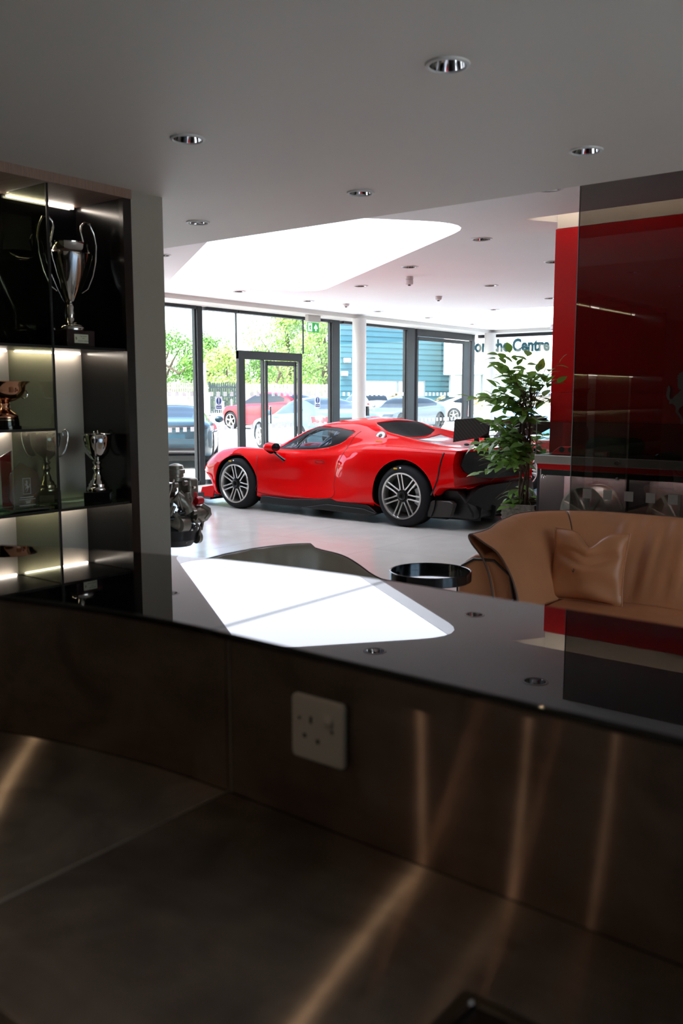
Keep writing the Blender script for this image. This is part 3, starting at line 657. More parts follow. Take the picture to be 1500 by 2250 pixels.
MB().grid(blend[:si+1]).build('backrest', M_tan, sofa, smooth=True, angle=80, solid=.004)
rows = blend[si:]
MB().grid(rows).build('arm', M_tan, sofa, smooth=True, angle=80, solid=.004)
fe = rows[-1]; MB().tube([q for q in fe], .006, 6).build('piping', M_tanb, sofa, smooth=True)
MB().tube([r[21] for r in rows], .005, 6).build('piping', M_tanb, sofa, smooth=True)
MB().tube([r[21] for r in blend[:si+1]][::5]+[blend[si][21]], .006, 6).build('piping', M_tanb, sofa, smooth=True)
MB().tube([rows[0][j] for j in range(0, 22)], .004, 6).build('seam', M_ltseam, sofa, smooth=True)
# rounded outer body below the arm, with dark edge
lob = [(-2.20, .10), (-2.56, .10), (-2.585, .25), (-2.585, .44), (-2.55, .525), (-2.47, .575), (-2.36, .585), (-2.26, .53), (-2.21, .42)]
MB().prism(lob, (-4.33, -5.15), lambda a, b, h: (a, -h, b)).build('arm_body', M_tan, sofa, bevel=.05, seg=4)
MB().tube([(-2.20, 4.325, .30), (-2.235, 4.325, .48), (-2.335, 4.325, .553), (-2.46, 4.325, .548), (-2.54, 4.33, .50), (-2.585, 4.36, .42), (-2.58, 4.36, .25)], .008, 6).build('piping', M_ltseam, sofa, smooth=True)
bx('frame', M_ltseam, -2.5, 1.2, 4.4, 5.12, .06, .2, sofa)
for (a, b) in ((-2.12, -1.02), (-1.01, .09), (.10, 1.2)): MB().box(a, b, 4.10, 4.87, .12, .305).build('seat_cushion', M_tan, sofa, bevel=.04, seg=4)
for (x, y) in ((-2.3, 4.5), (1.0, 4.3), (-2.3, 5.0), (1.0, 5.0)): MB().lathe([(.02, 0), (.025, .08)], 12, (x, y, 0)).build('leg', M_chrome, sofa)
# cushion
def pillow():
    n = 28; rows_f = []; rows_b = []
    for j in range(n+1):
        v = j/n; rf = []; rb = []
        for i in range(n+1):
            u = i/n; a, b = 2*u-1, 2*v-1
            th = .075*((1-abs(a)**3)*(1-abs(b)**3))**.55
            w_ = .215*(1-.05*(1-b*b)*1.2); h_ = .205
            x = a*w_; z = b*h_*(1-.06*(1-a*a))
            dip = math.exp(-((a-.05)/.28)**2)*max(0, (v-.45)/.55)**1.4
            z -= .085*dip; fold = .05*dip*math.sin(v*9)
            f1 = .010*math.sin(9*v*PI*.5+2*a*a+.6)*(1-abs(a)**4)*(v < .75)+.008*math.sin(5*a+4*v)
            crease = .03*math.exp(-((v-.62+.10*math.cos(2.4*a))/.045)**2)*(1-a*a)
            rf.append((x, -th-f1*min(1, th*25)-fold+crease*.8, z)); rb.append((x, th*.55, z))
        rows_f.append(rf); rows_b.append(rb)
    return rows_f, rows_b
cu = thing('cushion', 'square tan leather cushion with a creased top leaning in the sofa corner', 'cushion', (-1.975, 4.755, .497), math.radians(6))
cu.rotation_euler = (math.radians(-14), 0, math.radians(4))
f, b = pillow(); MB().grid(f).grid([r[::-1] for r in b]).build('cover', M_tan, cu, smooth=True, angle=80, weld=True)
MB().tube(f[0]+[r[-1] for r in f[1:]]+f[-1][::-1][1:]+[r[0] for r in f[::-1]][1:], .004, 6).build('piping', M_tan, cu, smooth=True)
horse('emblem', M_tanb, cu, frame_mtx((-.06, -.083, -.055), (1, 0, 0), (0, .05, 1)), .035, .002)
# ================================================================== armchair
M_dkl = mat('dark_brown_leather', '#8d8072', .38, spec=.45, noise=(6, .1), bump=(160, .06, .002))
ac = thing('leather_armchair', 'dark brown leather armchair with winged back behind the counter', 'armchair', (0, 0, 0))
def ch_prof(z1): return lambda u, p: [(0, .36), (.03, .46), (.07, .56), (.125, z1-.02), (.15, z1), (.165, z1-.012), (.15, z1-.06), (.13, .4), (.12, .14)]
pth = [(-1.95, 3.17, 0), (-2.2, 3.18, 0), (-2.5, 3.18, 0), (-2.6, 3.14, 0), (-2.65, 3.02, 0), (-2.655, 2.85, 0), (-2.655, 2.65, 0), (-2.6, 2.53, 0), (-2.5, 2.49, 0), (-2.2, 2.49, 0), (-1.95, 2.5, 0)]
PP = smooth_path(pth, 10)
def ztop(p):
    if p.x > -2.60 and abs(p.y-2.83) > .25: return .60+.145*max(0, min(1, (-2.38-p.x)/.24))**1.5
    return .745+.013*math.sin(PI*max(0, min(1, (p.y-2.5)/.7)))
rows = shell(pth, lambda u, p: [(-o, z) for o, z in ch_prof(ztop(p))(u, p)], 10, .013, 5)
MB().grid(rows).build('shell', M_dkl, ac, smooth=True, angle=80, solid=.004)
for r_ in (rows[0], rows[-1]): MB().add(r_, [tuple(range(len(r_)))]).build('arm_end', M_dkl, ac, solid=.004)
MB().tube([r[17] for r in rows], .006, 6).build('piping', M_ltseam, ac, smooth=True)
MB().box(-2.62, -1.95, 2.52, 3.16, .2, .40).build('seat_cushion', M_dkl, ac, bevel=.05, seg=4)
bx('base', M_ltseam, -2.6, -2.0, 2.55, 3.12, .1, .2, ac)
for (x, y) in ((-2.55, 2.6), (-2.05, 2.6), (-2.55, 3.07), (-2.05, 3.07)): MB().lathe([(.015, 0), (.02, .12)], 12, (x, y, 0)).build('leg', M_chrome, ac)
# ================================================================== tray table
tt = thing('tray_table', 'small round black tray table with a raised rim by the sofa arm', 'table', (-2.425, 3.818, 0))
M_tray = mat('black_lacquer', '#121214', .12, spec=.5)
MB().lathe([(.002, .515), (.205, .515), (.210, .52), (.210, .565), (.206, .567), (.202, .565), (.202, .528), (.002, .526)], 56, close=False).build('tray', M_tray, tt, smooth=True, angle=40)
MB().lathe([(.199, .530), (.002, .530)], 40, close=False).build('tray_top', mat('tray_mirror', '#b9bcc4', .06, 1.0), tt)
MB().lathe([(.02, .02), (.018, .515)], 20).build('stem', M_tray, tt, smooth=True); MB().lathe([(.16, 0), (.16, .012), (.05, .022), (.02, .024)], 40).build('base', M_tray, tt, smooth=True, angle=30)
# ================================================================== glass partition
gp = thing('glass_partition', 'tall smoked glass partition panel standing behind the sofa', 'partition', (0, 0, 0))
for k in range(4):
    x0 = -2.6+k*1.4
    bx('pane', M_smoke, x0+.003, min(x0+1.397, XR-.01), 5.895, 5.905, .015, H1-.002, gp)
bx('pane_edge', mat('glass_edge', '#8b8f8d', .2, spec=.6), -2.6015, -2.597, 5.894, 5.906, .015, H1-.002, gp)
bx('floor_channel', M_frame, -2.6, XR-.01, 5.88, 5.92, 0, .015, gp)
me = MB().box(0, .062, 0, .001, 0, .066).mesh('dot'); me.materials.append(mat('partition_film', '#7d7974', .7))
for k in range(34):
    o = bpy.data.objects.new('dot', me); COL.objects.link(o); o.parent = gp; o.location = (-2.503+k*.1465, 5.893, .745)
# ================================================================== display counter
dc = thing('display_case', 'long display counter with glass top box and lit wheel bay under the red wall', 'display case', (0, 0, 0))
M_deck = mat('satin_grey_metal', '#b5aea6', .35, .5); M_case = mat('case_dark', '#2c2a2c', .4); M_in = mat('case_inner', '#cfc3c8', .5)
CX0, CX1, CY0, CY1 = -3.32, 1.16, 6.80, 7.32
MB().box(CX0, CX1, CY0, CY1, .895, .965).build('deck', M_deck, dc, bevel=.003)
bx('red_band', M_red, CX0+.02, CX1, CY0+.02, CY1, .848, .895, dc)
bx('deck_top', M_case, CX0+.01, CX1-.01, CY0+.01, CY1-.01, .9655, .967, dc)
bx('base', M_case, CX0+.02, CX1, CY0+.03, CY1, .0, .2, dc); bx('end_panel', M_case, CX0+.02, CX0+.045, CY0+.02, CY1, .2, .848, dc)
bx('back_panel', M_in, CX0+.045, CX1, CY1-.02, CY1, .2, .848, dc)
M_cled = emis('case_led', '#fff0f4', 22)
for k in range(6):
    x = CX0+.045+k*.735
    if k: bx('bay_divider', M_case, x-.012, x+.012, CY0+.04, CY1-.02, .2, .848, dc)
    if k < 5 or True:
        if x+.7 > CX1: break
        bx('glass_door', M_clear, x+.004, x+.731, CY0+.022, CY0+.028, .2, .846, dc); bx('light_strip', M_cled, x+.05, x+.69, CY1-.06, CY1-.03, .835, .846, dc); bx('strip_shield', M_case, x+.004, x+.731, CY0+.03, CY0+.036, .80, .847, dc); bx('light_strip', M_cled, x+.05, x+.69, CY0+.045, CY0+.06, .838, .846, dc)  # front strip added to light the wheel faces, dark board added to hide it
        for q, zz in ((x+.66, .80),): MB().lathe([(.016, 0), (.016, -.014), (.010, -.018)], 16, (q, CY0+.022, zz), 'y').build('lock', M_chrome, dc, smooth=True)
        MB().tube([(x+.66+.02*math.cos(a), CY0-.003, .925+.02*math.sin(a)) for a in [2*PI*i/20 for i in range(21)]], .0035, 6).build('deck_ring', M_chrome, dc, smooth=True)
        bx('top_pane', M_clear, x-.04 if k == 0 else x+.002, x+.733, CY0+.012, CY0+.018, .967, 1.235, dc)
        bx('pane_joint', mat('glass_edge', '#8b8f8d'), x+.733, x+.737, CY0+.010, CY0+.02, .967, 1.237, dc)
bx('top_pane', M_clear, CX0+.006, CX0+.012, CY0+.012, CY1-.01, .967, 1.235, dc)
bx('pane_joint', MATS['glass_edge'], CX0+.004, CX0+.010, CY0+.010, CY0+.016, .967, 1.237, dc)
bx('top_pane', M_clear, CX0+.006, CX1, CY0+.012, CY1-.01, 1.235, 1.241, dc)
MB().tube([(CX0+.09, CY0+.03, .79), (CX0+.07, CY0+.015, .80), (CX0+.07, CY0+.015, .775)], .010, 8).build('door_knob', M_chrome, dc, smooth=True)
# wheels shown in the bays
M_rimS = mat('silver_alloy', '#cfcbc5', .3, .35)
def alloy(name, label, loc, R, wd, spokes, rz, mt, tilt=0):
    t = thing(name, label, 'wheel', loc, rz)
    MB().lathe([(R*.93, -wd/2), (R, -wd/2), (R*.985, -wd/2+.012), (R*.93, -wd/2+.02), (R*.90, 0), (R*.93, wd/2-.02), (R*.985, wd/2-.012), (R, wd/2), (R*.95, wd/2), (R*.87, 0)], 48, axis='y', close=False).build('barrel', mt, t, smooth=True, angle=40)
    for i in range(spokes):
        a = 2*PI*i/spokes+.2
        d, nn = Vector((math.cos(a), 0, math.sin(a))), Vector((-math.sin(a), 0, math.cos(a)))
        mb = MB(); p0, p1 = d*(R*.16), d*(R*.95)
        vs = []
        for p, wv, y0, y1 in ((p0, .017, -wd/2+.03, -wd/2+.055), (p1, .011, -wd/2+.004, -wd/2+.03)):
            for sy in (y0, y1):
                for s in (-1, 1): vs.append(p+nn*(s*wv)+Vector((0, sy, 0)))
        mb.add(vs, [(0, 1, 5, 4), (2, 6, 7, 3), (0, 4, 6, 2), (1, 3, 7, 5), (0, 2, 3, 1), (4, 5, 7, 6)]); mb.build('spoke', mt, t, bevel=.003)
    MB().lathe([(.002, -wd/2+.022), (R*.12, -wd/2+.022), (R*.2, -wd/2+.035), (R*.2, -wd/2+.07)], 28, axis='y', close=False).build('hub', mt, t, smooth=True, angle=40)
    return t
alloy('alloy_wheel', 'silver spoked alloy wheel in the left lit bay of the display counter', (-2.90, 7.02, .2+.262), .262, .2, 10, math.radians(-20), M_rimS)
alloy('alloy_wheel', 'silver spoked alloy wheel in the second bay cut by the photo edge', (-2.17, 7.02, .2+.262), .262, .2, 10, math.radians(-14), M_rimS)
tb = thing('stick', 'thin pale blue stick standing in the left bay of the display counter', 'stick', (-3.14, 7.16, .2)); MB().lathe([(.012, 0), (.012, .36)], 14).build('shaft', mat('pale_blue', '#5b9fd0', .3), tb, smooth=True); MB().lathe([(.018, .355), (.018, .375), (.008, .39), (.006, .42)], 14).build('cap', mat('pale_blue_cap', '#7fb4d8', .3), tb, smooth=True)
# things on the deck
rb = thing('casting_cover', 'bright red casting cover with oval holes on the display deck', 'engine cover', (-3.09, 6.97, .967))
M_rb = mat('bright_red_paint', '#e8141a', .35)
MB().prism([(-.115, 0), (.115, 0), (.115, .05), (.095, .066), (-.06, .066), (-.115, .025)], (-.07, .09), lambda a, b, h: (a, h, b)).build('body', M_rb, rb, bevel=.006)
for x in (-.035, .045): MB().lathe([(.024, -.075), (.024, -.068)], 20, (x, 0, .042), 'y').build('oval_hole', M_black, rb)
MB().box(-.12, .12, -.08, -.07, .0, .012).build('flange', M_rb, rb, bevel=.002)
bag = thing('travel_bag', 'dark green cloth travel bag with a silver horse badge in the glass case', 'bag', (-2.78, 7.16, .967))
M_bag = mat('dark_cloth', '#1b211e', .8, bump=(30, .3, .01))
rws = []
for j in range(9):
    v = j/8*PI; rws.append([(.25*math.cos(a)*(math.sin(v)**.35)*1.0, .10*math.sin(a)*(math.sin(v)**.35), .0715-.0715*math.cos(v)+.012*math.sin(3*a)*math.sin(v)) for a in [2*PI*i/28 for i in range(28)]])
MB().grid(rws, True).build('body', M_bag, bag, smooth=True, angle=80); MB().tube([(-.12, -.09, .06), (-.10, -.10, .105), (0, -.1, .12), (.10, -.10, .105), (.12, -.09, .06)], .008, 6).build('strap', M_bag, bag, smooth=True)
horse('badge', M_silver, bag, frame_mtx((-.095, -.108, .085), (1, 0, 0), (0, .3, 1)), .045, .003)
sb = thing('carton_box', 'small red carton with white print in front of the dark bag', 'box', (-2.785, 6.90, .967))
MB().box(-.055, .055, -.03, .03, 0, .038).build('carton', M_rb, sb, bevel=.002); bx('print', mat('white_print', '#e8e4e0', .6), -.045, .03, -.0308, -.03, .008, .03, sb)
hw = thing('car_part', 'glossy black part with small lights in the right of the glass case', 'car part', (-2.28, 7.0, .967))
MB().prism([(-.10, 0), (.10, 0), (.09, .03), (.03, .055), (-.05, .05), (-.095, .025)], (-.06, .06), lambda a, b, h: (a, h, b)).build('body', mat('gloss_black', '#070708', .08), hw, bevel=.008)
for x in (-.05, .05): MB().ball((x, -.062, .022), .006).build('stud', M_chrome, hw)
# ================================================================== potted tree
pt = thing('potted_fig', 'leafy artificial fig tree with twisted stems in a square grey wicker pot', 'potted plant', (-3.62, 7.22, 0), math.radians(8)); pt.scale = (.95, .95, 1.06)
def blocked(p):
    a_, b_ = math.cos(math.radians(8)), math.sin(math.radians(8)); wx, wy, wz = -3.62+.95*(a_*p[0]-b_*p[1]), 7.22+.95*(b_*p[0]+a_*p[1]), 1.06*p[2]
    return (wx > -3.52 and wy > 7.22) or (wx > -3.42 and wy > 6.72 and wz < 1.32)
M_wick = mat('grey_wicker', '#8a837b', .8, noise=(25, .35), bump=(60, .4, .01), stretch=(1, 1, 2.5))
pw = MB(); pw.add([(-.125, -.125, 0), (.125, -.125, 0), (.125, .125, 0), (-.125, .125, 0), (-.155, -.155, .34), (.155, -.155, .34), (.155, .155, .34), (-.155, .155, .34)], [(0, 3, 2, 1), (0, 1, 5, 4), (1, 2, 6, 5), (2, 3, 7, 6), (3, 0, 4, 7)]); pw.build('pot', M_wick, pt, solid=.012)
for z in [i*.026+.012 for i in range(13)]:
    h = .127+.03*z/.34; pw2 = MB()
    for s in range(4):
        c = [(-h, -h), (h, -h), (h, h), (-h, h)]; a, b2 = Vector((*c[s], z)), Vector((*c[(s+1) % 4], z)); n = 9
        off = Vector((a.x+b2.x, a.y+b2.y, 0)).normalized()
        pw2.tube([a.lerp(b2, i/n)+off*(.006*(-1)**(i+int(z*100)) ) for i in range(n+1)], .0075, 5)
    pw2.build('weave_band', M_wick, pt, smooth=True)
rmb = MB()
for q in ((-.162, .162, -.162, -.14), (-.162, .162, .14, .162), (-.162, -.14, -.14, .14), (.14, .162, -.14, .14)): rmb.box(*q, .335, .358)
rmb.build('rim', M_wick, pt, bevel=.004)
bx('soil', mat('pot_soil', '#3a3430', .9), -.14, .14, -.14, .14, .28, .31, pt)
M_bark = mat('fig_bark', '#5d4a3a', .8, noise=(30, .3), bump=(40, .4, .01))
rnd = random.Random(11); tips = []
for k in range(5):
    a0 = k*1.257; pts = []
    for i in range(13):
        v = i/12; r = .035*(1-.3*v)+.03*v; pts.append((r*math.cos(a0+v*5), r*math.sin(a0+v*5), .29+1.10*v))
    MB().tube(pts, [.013-.006*i/12 for i in range(13)], 7).build('stem', M_bark, pt, smooth=True); tips.append(pts)
M_lf = [leafmat('fig_leaf', '#5d7f3c'), leafmat('fig_leaf_light', '#8fa856'), leafmat('fig_leaf_dark', '#3d5f3c')]
leaf_me = []
for m in M_lf:
    mb = MB(); rr = []
    for i in range(7):
        v = i/6; wv = .5*math.sin(PI*min(1, v**.8))*.54; rr.append([(-wv, v, .10*wv+.06*math.sin(v*PI)-.12*v*v), (0, v, .0+.06*math.sin(v*PI)-.12*v*v), (wv, v, .10*wv+.06*math.sin(v*PI)-.12*v*v)])
    mb.grid(rr); me = mb.mesh('leaf'); me.materials.append(m); me.shade_smooth(); leaf_me.append(me)
nleaf = 0
extra = MB()
for k in range(210):
    st = tips[k % 5]; hb = rnd.uniform(.38, 1.0) if k % 5 else rnd.uniform(.08, .4); bi = min(12, int(hb*12)); base = Vector(st[bi])
    a = rnd.uniform(0, 2*PI); low = base.z < .65
    ln = rnd.uniform(.20, .30) if low else rnd.uniform(.28, .52)
    rise = rnd.uniform(-.15, .15) if low else rnd.uniform(.0, .75) if base.z < .95 else rnd.uniform(.4, 1.6)
    d = Vector((math.cos(a), math.sin(a), rise)).normalized(); side = d.cross(Vector((0, 0, 1))).normalized()
    pts = [base+d*(ln*t)+Vector((0, 0, .05*math.sin(t*2.4)-.10*t*t*(0 if rise > .8 else 1))) for t in [i/6 for i in range(7)]]
    if blocked(pts[-1]) or blocked(pts[3]): continue
    MB().tube(pts, [.004-.0025*i/6 for i in range(7)], 5).build('twig', M_bark, pt, smooth=True)
    for i in range(7):
        t = .3+.7*(i/6); p = base+d*(ln*t)+Vector((0, 0, .05*math.sin(t*2.4)-.10*t*t*(0 if rise > .8 else 1)))
        s = (-1)**i; ld = (d*rnd.uniform(.3, .9)+side*s*rnd.uniform(.5, 1)*(0 if i == 6 else 1)+Vector((0, 0, rnd.uniform(-.7, .15)))).normalized()
        up = Vector((rnd.uniform(-.5, .5), rnd.uniform(-.5, .5), 1)); xx = ld.cross(up).normalized(); zz = xx.cross(ld)
        sc = rnd.uniform(.105, .155)
        if blocked(p+ld*sc) or blocked(p): continue
        if nleaf >= 298 or k % 5 in (3, 4):
            mm = Matrix(((xx.x*sc, ld.x*sc, zz.x*sc, p.x), (xx.y*sc, ld.y*sc, zz.y*sc, p.y), (xx.z*sc, ld.z*sc, zz.z*sc, p.z), (0, 0, 0, 1)))
            extra.add([tuple(mm @ v.co) for v in leaf_me[0].vertices], [tuple(f.vertices) for f in leaf_me[0].polygons]); continue
        o = bpy.data.objects.new('leaf', leaf_me[rnd.choice((0, 0, 1, 1, 2))]); COL.objects.link(o); o.parent = pt
        o.matrix_local = Matrix(((xx.x*sc, ld.x*sc, zz.x*sc, p.x), (xx.y*sc, ld.y*sc, zz.y*sc, p.y), (xx.z*sc, ld.z*sc, zz.z*sc, p.z), (0, 0, 0, 1))); nleaf += 1
fo = extra.build('foliage', M_lf[0], pt, smooth=True); fo['kind'] = 'stuff'
MB().ball((0.01, -.03, .315), .05, sq=(1, 1, .5)).build('pebble', mat('pale_stone', '#b3ac9c', .7), pt, smooth=True)
for c in list(pt.children):
    nm = c.name.split('.')[0]
    if nm in ('pot', 'weave_band', 'rim', 'soil'): c.scale.z = 1.32
    elif nm == 'leaf': m_ = c.matrix_local.copy(); m_.translation.z = .42+(m_.translation.z-.31)*.90; c.matrix_local = m_
    elif nm == 'pebble': c.location.z += .10
    else: c.scale.z = .90; c.location.z = .42-.31*.90
# ================================================================== engine on a stand
en = thing('engine', 'bare display engine with cast aluminium turbo pipes and red intake covers on a stand', 'engine', (-5.2, 4.55, 0))
M_alu = mat('cast_aluminium', '#8f8a82', .38, .85, noise=(18, .2), bump=(50, .25, .004)); M_dk = mat('engine_black', '#15161b', .4, noise=(20, .3), bump=(40, .3, .005)); M_er = mat('crackle_red', '#c5121b', .45, bump=(120, .4, .002))
def ep(name, mb, m, **k): return mb.build(name, m, en, **k)
u_ = Vector((.62, .785, 0))      # toward the open floor
def E(o, z, n=0.): p = u_*o+Vector((-u_.y, u_.x, 0))*n; return Vector((p.x, p.y, z))
ep('block', MB().box(-.30, -.02, -.30, .0, .40, .70), M_alu, bevel=.03)
ep('sump', MB().lathe([(.05, .30), (.12, .31), (.16, .36), (.17, .44), (.13, .48)], 24, tuple(E(.0, 0))), M_dk, smooth=True, angle=30)
ep('crank_pulley', MB().lathe([(.03, -.02), (.09, -.02), (.09, .02), (.05, .03)], 28, tuple(E(.08, .40)), 'y'), M_dk, smooth=True)
for k, (o, z, n, r) in enumerate(((.16, .37, -.02, .05), (.10, .34, .05, .04), (.02, .36, .09, .06))): ep('pulley', MB().lathe([(r*.4, -.015), (r, -.015), (r*.9, 0), (r, .015), (r*.4, .015)], 20, tuple(E(o, z, n)), 'y'), M_dk if k else M_alu, smooth=True)
ep('belt', MB().tube([E(.235, .57, -.03), E(.17, .40, -.03), E(.14, .36, -.03)], .012, 4), M_dk)
ep('belt', MB().tube([E(.13, .34, -.02), E(.05, .31, .02), E(-.05, .31, .05)], .012, 4), M_dk)
ep('alternator', MB().lathe([(.02, -.07), (.065, -.06), (.072, -.02), (.072, .05), (.05, .07), (.02, .075)], 24, tuple(E(.165, .55, -.02)), 'y'), M_alu, smooth=True, angle=30)
ep('bracket', MB().tube([E(.2, .62, -.04), E(.25, .585, -.04), E(.255, .55, -.04), E(.22, .51, -.05)], .02, 8), M_alu, smooth=True)
ep('coolant_pipe', MB().tube([E(.0, .70, -.10), E(.06, .65, -.10), E(.09, .61, -.10), E(.10, .58, -.11)], [.05, .05, .045, .048], 16, cap=False), M_alu, smooth=True)
ep('outlet_flange', MB().tube([E(.085, .60, -.105), E(.105, .57, -.11)], .055, 16, cap=False), M_alu, smooth=True)
ep('turbo_housing', MB().ball(tuple(E(.03, .50, -.10)), .085, 16, 10, (1, 1, .9)), M_alu, smooth=True)
ep('turbo_inlet', MB().lathe([(.03, -.05), (.055, -.05), (.06, .02), (.04, .04)], 20, tuple(E(.055, .49, -.14)), 'y'), M_alu, smooth=True, angle=30)
ep('head_cover', MB().box(-.22, -.0, -.17, .02, .66, .79), M_alu, bevel=.025)
ep('throttle_body', MB().lathe([(.05, .80), (.065, .81), (.065, .835), (.058, .84), (.058, .862), (.07, .866), (.07, .895), (.06, .9), (.055, .925), (.02, .94)], 28, tuple(E(.01, 0, -.03))), M_alu, smooth=True, angle=30)
ep('ignition_cover', MB().box(-.07, .07, -.05, .05, -.09, .09), M_alu, bevel=.02).location = E(.10, .74, 0)
ep('red_plenum', MB().prism([(.06, -.06), (.16, -.02), (.17, .03), (.08, .07)], (-.06, .06), lambda a, b, h: tuple(E(a, .685+b, h))), M_er, bevel=.012)
ep('red_plenum', MB().prism([(.05, -.03), (.10, -.06), (.15, -.035), (.165, .03), (.10, .055), (.06, .03)], (-.05, .07), lambda a, b, h: tuple(E(a, .61+b, h))), M_er, bevel=.012)
ep('dipstick', MB().tube([E(-.01, .83, -.13), E(-.05, .70, -.15), E(-.06, .66, -.15)], .006, 6), M_chrome)
for k in range(10): ep('bolt', MB().lathe([(.01, -.01), (.01, .01)], 6, tuple(E(rnd.uniform(-.1, .16), rnd.uniform(.36, .8), -.12)), 'y'), M_chrome)
for k in range(5): ep('hose', MB().tube(smooth_path([E(rnd.uniform(-.15, .1), rnd.uniform(.45, .8), -.12), E(rnd.uniform(-.1, .1), rnd.uniform(.5, .8), -.16), E(rnd.uniform(-.1, .12), rnd.uniform(.4, .7), -.13)], 5), .012, 7), M_dk if k % 2 else M_alu, smooth=True)
for k in range(26):
    o_, z_, n_ = rnd.uniform(-.08, .17), rnd.uniform(.36, .86), rnd.uniform(-.15, -.08)
    if o_ > .2-.5*abs(z_-.58): continue
    if k % 3 == 0: ep('fitting', MB().lathe([(.012, -.02), (.02, -.018), (.02, .012), (.012, .02)], 12, tuple(E(o_, z_, n_)), 'y'), M_alu, smooth=True, angle=30)
    elif k % 3 == 1: ep('fitting', MB().tube([E(o_, z_, n_), E(o_+.03, z_-.04, n_-.01), E(o_+.02, z_-.09, n_)], .009, 7), M_alu, smooth=True)
    else: ep('fitting', MB().box(-.016, .016, -.014, .014, -.02, .02), M_dk if k % 2 else M_alu, bevel=.004).location = E(o_, z_, n_)
ep('red_plenum', MB().lathe([(.015, -.03), (.03, -.03), (.034, .0), (.03, .03), (.015, .035)], 18, tuple(E(.175, .655, -.05)), 'y'), M_er, smooth=True, angle=30)
ep('stand_post', MB().box(-.30, -.22, -.28, -.2, .05, .45), M_frame); ep('stand_base', MB().box(-.5, -.05, -.45, -.05, 0, .05), M_frame)
# ================================================================== lofted car bodies
def pchip(tab):
    xs = [p[0] for p in tab]; ys = [p[1] for p in tab]; n = len(xs)
    if n == 1: return lambda x: ys[0]
    h = [xs[i+1]-xs[i] for i in range(n-1)]; d = [(ys[i+1]-ys[i])/h[i] for i in range(n-1)]; m = [d[0]]+[0]*(n-2)+[d[-1]]
    for i in range(1, n-1):
        if d[i-1]*d[i] > 0: w1, w2 = 2*h[i]+h[i-1], h[i]+2*h[i-1]; m[i] = (w1+w2)/(w1/d[i-1]+w2/d[i])
    def f(x):
        if x <= xs[0]: return ys[0]
        if x >= xs[-1]: return ys[-1]
        i = 0
        while x > xs[i+1]: i += 1
        t = (x-xs[i])/h[i]; return ys[i]*(1+2*t)*(1-t)**2+h[i]*m[i]*t*(1-t)**2+ys[i+1]*t*t*(3-2*t)+h[i]*m[i+1]*t*t*(t-1)
    return f
def catmull(pts, n):
    out = []; P = pts
    for i in range(len(P)-1):
        a, b, c, d = P[max(i-1, 0)], P[i], P[i+1], P[min(i+2, len(P)-1)]
        for k in range(n):
            t = k/n; out.append(tuple(.5*(2*b[j]+(c[j]-a[j])*t+(2*a[j]-5*b[j]+4*c[j]-d[j])*t*t+(3*b[j]-3*c[j]+d[j]-a[j])*t**3) for j in range(2)))
    out.append(P[-1]); return out
def loft(keys, xs, sub, bow):
    fs = [(pchip(a), pchip(b)) for a, b in keys]; rows = []
    for x in xs:
        half = catmull([(fy(x), fz(x)) for fy, fz in fs], sub)
        sec = [(-y, z) for y, z in half]+[(y, z) for y, z in half[::-1][1:]]
        rows.append([(x+bow(x, y, z), y, z) for y, z in sec])
    return rows
def body_bm(rows, cap=True):
    bm = bmesh.new(); n = len(rows[0]); vs = [[bm.verts.new(p) for p in r] for r in rows]
    for j in range(len(rows)-1):
        for i in range(n-1): bm.faces.new((vs[j][i], vs[j][i+1], vs[j+1][i+1], vs[j+1][i]))
    if cap:
        for j in (0, len(rows)-1):
            r = vs[j]; m = n//2
            for i in range(m):
                a, b, c, d = r[i], r[i+1], r[n-2-i], r[n-1-i]
                q = [a, b, c, d] if b is not c else [a, b, d]
                q = list(dict.fromkeys(q))
                if len(q) > 2:
                    try: bm.faces.new(q if j else q[::-1])
                    except ValueError: pass
    bmesh.ops.recalc_face_normals(bm, faces=bm.faces); return bm
def in_poly(a, b, poly):
    c = False
    for i in range(len(poly)):
        (ax, ay), (bx_, by) = poly[i-1], poly[i]
        if (ay > b) != (by > b) and a < (bx_-ax)*(b-ay)/(by-ay)+ax: c = not c
    return c
def cut(bm, poly, ax, filt=lambda c: True, reach=.12):
    i0, i1 = ax
    for k in range(len(poly)):
        a, b = Vector(poly[k-1]), Vector(poly[k]); e = b-a
        if e.length < 1e-6: continue
        nn = [0, 0, 0]; nn[i0], nn[i1] = -e.y, e.x; co = [0, 0, 0]; co[i0], co[i1] = a.x, a.y
        sel = []
        for f in bm.faces:
            c = f.calc_center_median()
            if not filt(c): continue
            p = Vector((c[i0], c[i1])); t = max(0, min(1, (p-a).dot(e)/e.length_squared))
            if (p-(a+e*t)).length < reach: sel.append(f)
        if not sel: continue
        g = set(sel)
        for f in sel: g.update(f.edges); g.update(f.verts)
        bmesh.ops.bisect_plane(bm, geom=list(g), plane_co=co, plane_no=nn, dist=1e-5)
def take(bm, pred):
    sel = [f for f in bm.faces if pred(f.calc_center_median(), f.normal)]
    new = bmesh.new(); mp = {}
    for f in sel:
        vs = []
        for v in f.verts:
            if v not in mp: mp[v] = new.verts.new(v.co)
            vs.append(mp[v])
        try: new.faces.new(vs)
        except ValueError: pass
    bmesh.ops.delete(bm, geom=sel, context='FACES'); return new
def bm_obj(bm, name, m, parent, inset=0., smooth=True, angle=50, thick=0.):
    if inset:
        bm.normal_update()
        for v in bm.verts: v.co -= v.normal*inset
    me = bpy.data.meshes.new(name); bm.to_mesh(me); bm.free(); me.materials.append(m)
    if smooth:
        me.shade_smooth(); me.set_sharp_from_angle(angle=math.radians(angle))
    o = bpy.data.objects.new(name, me); COL.objects.link(o); o.parent = parent
    if thick: q = o.modifiers.new('s', 'SOLIDIFY'); q.thickness = thick; q.offset = -1
    return o
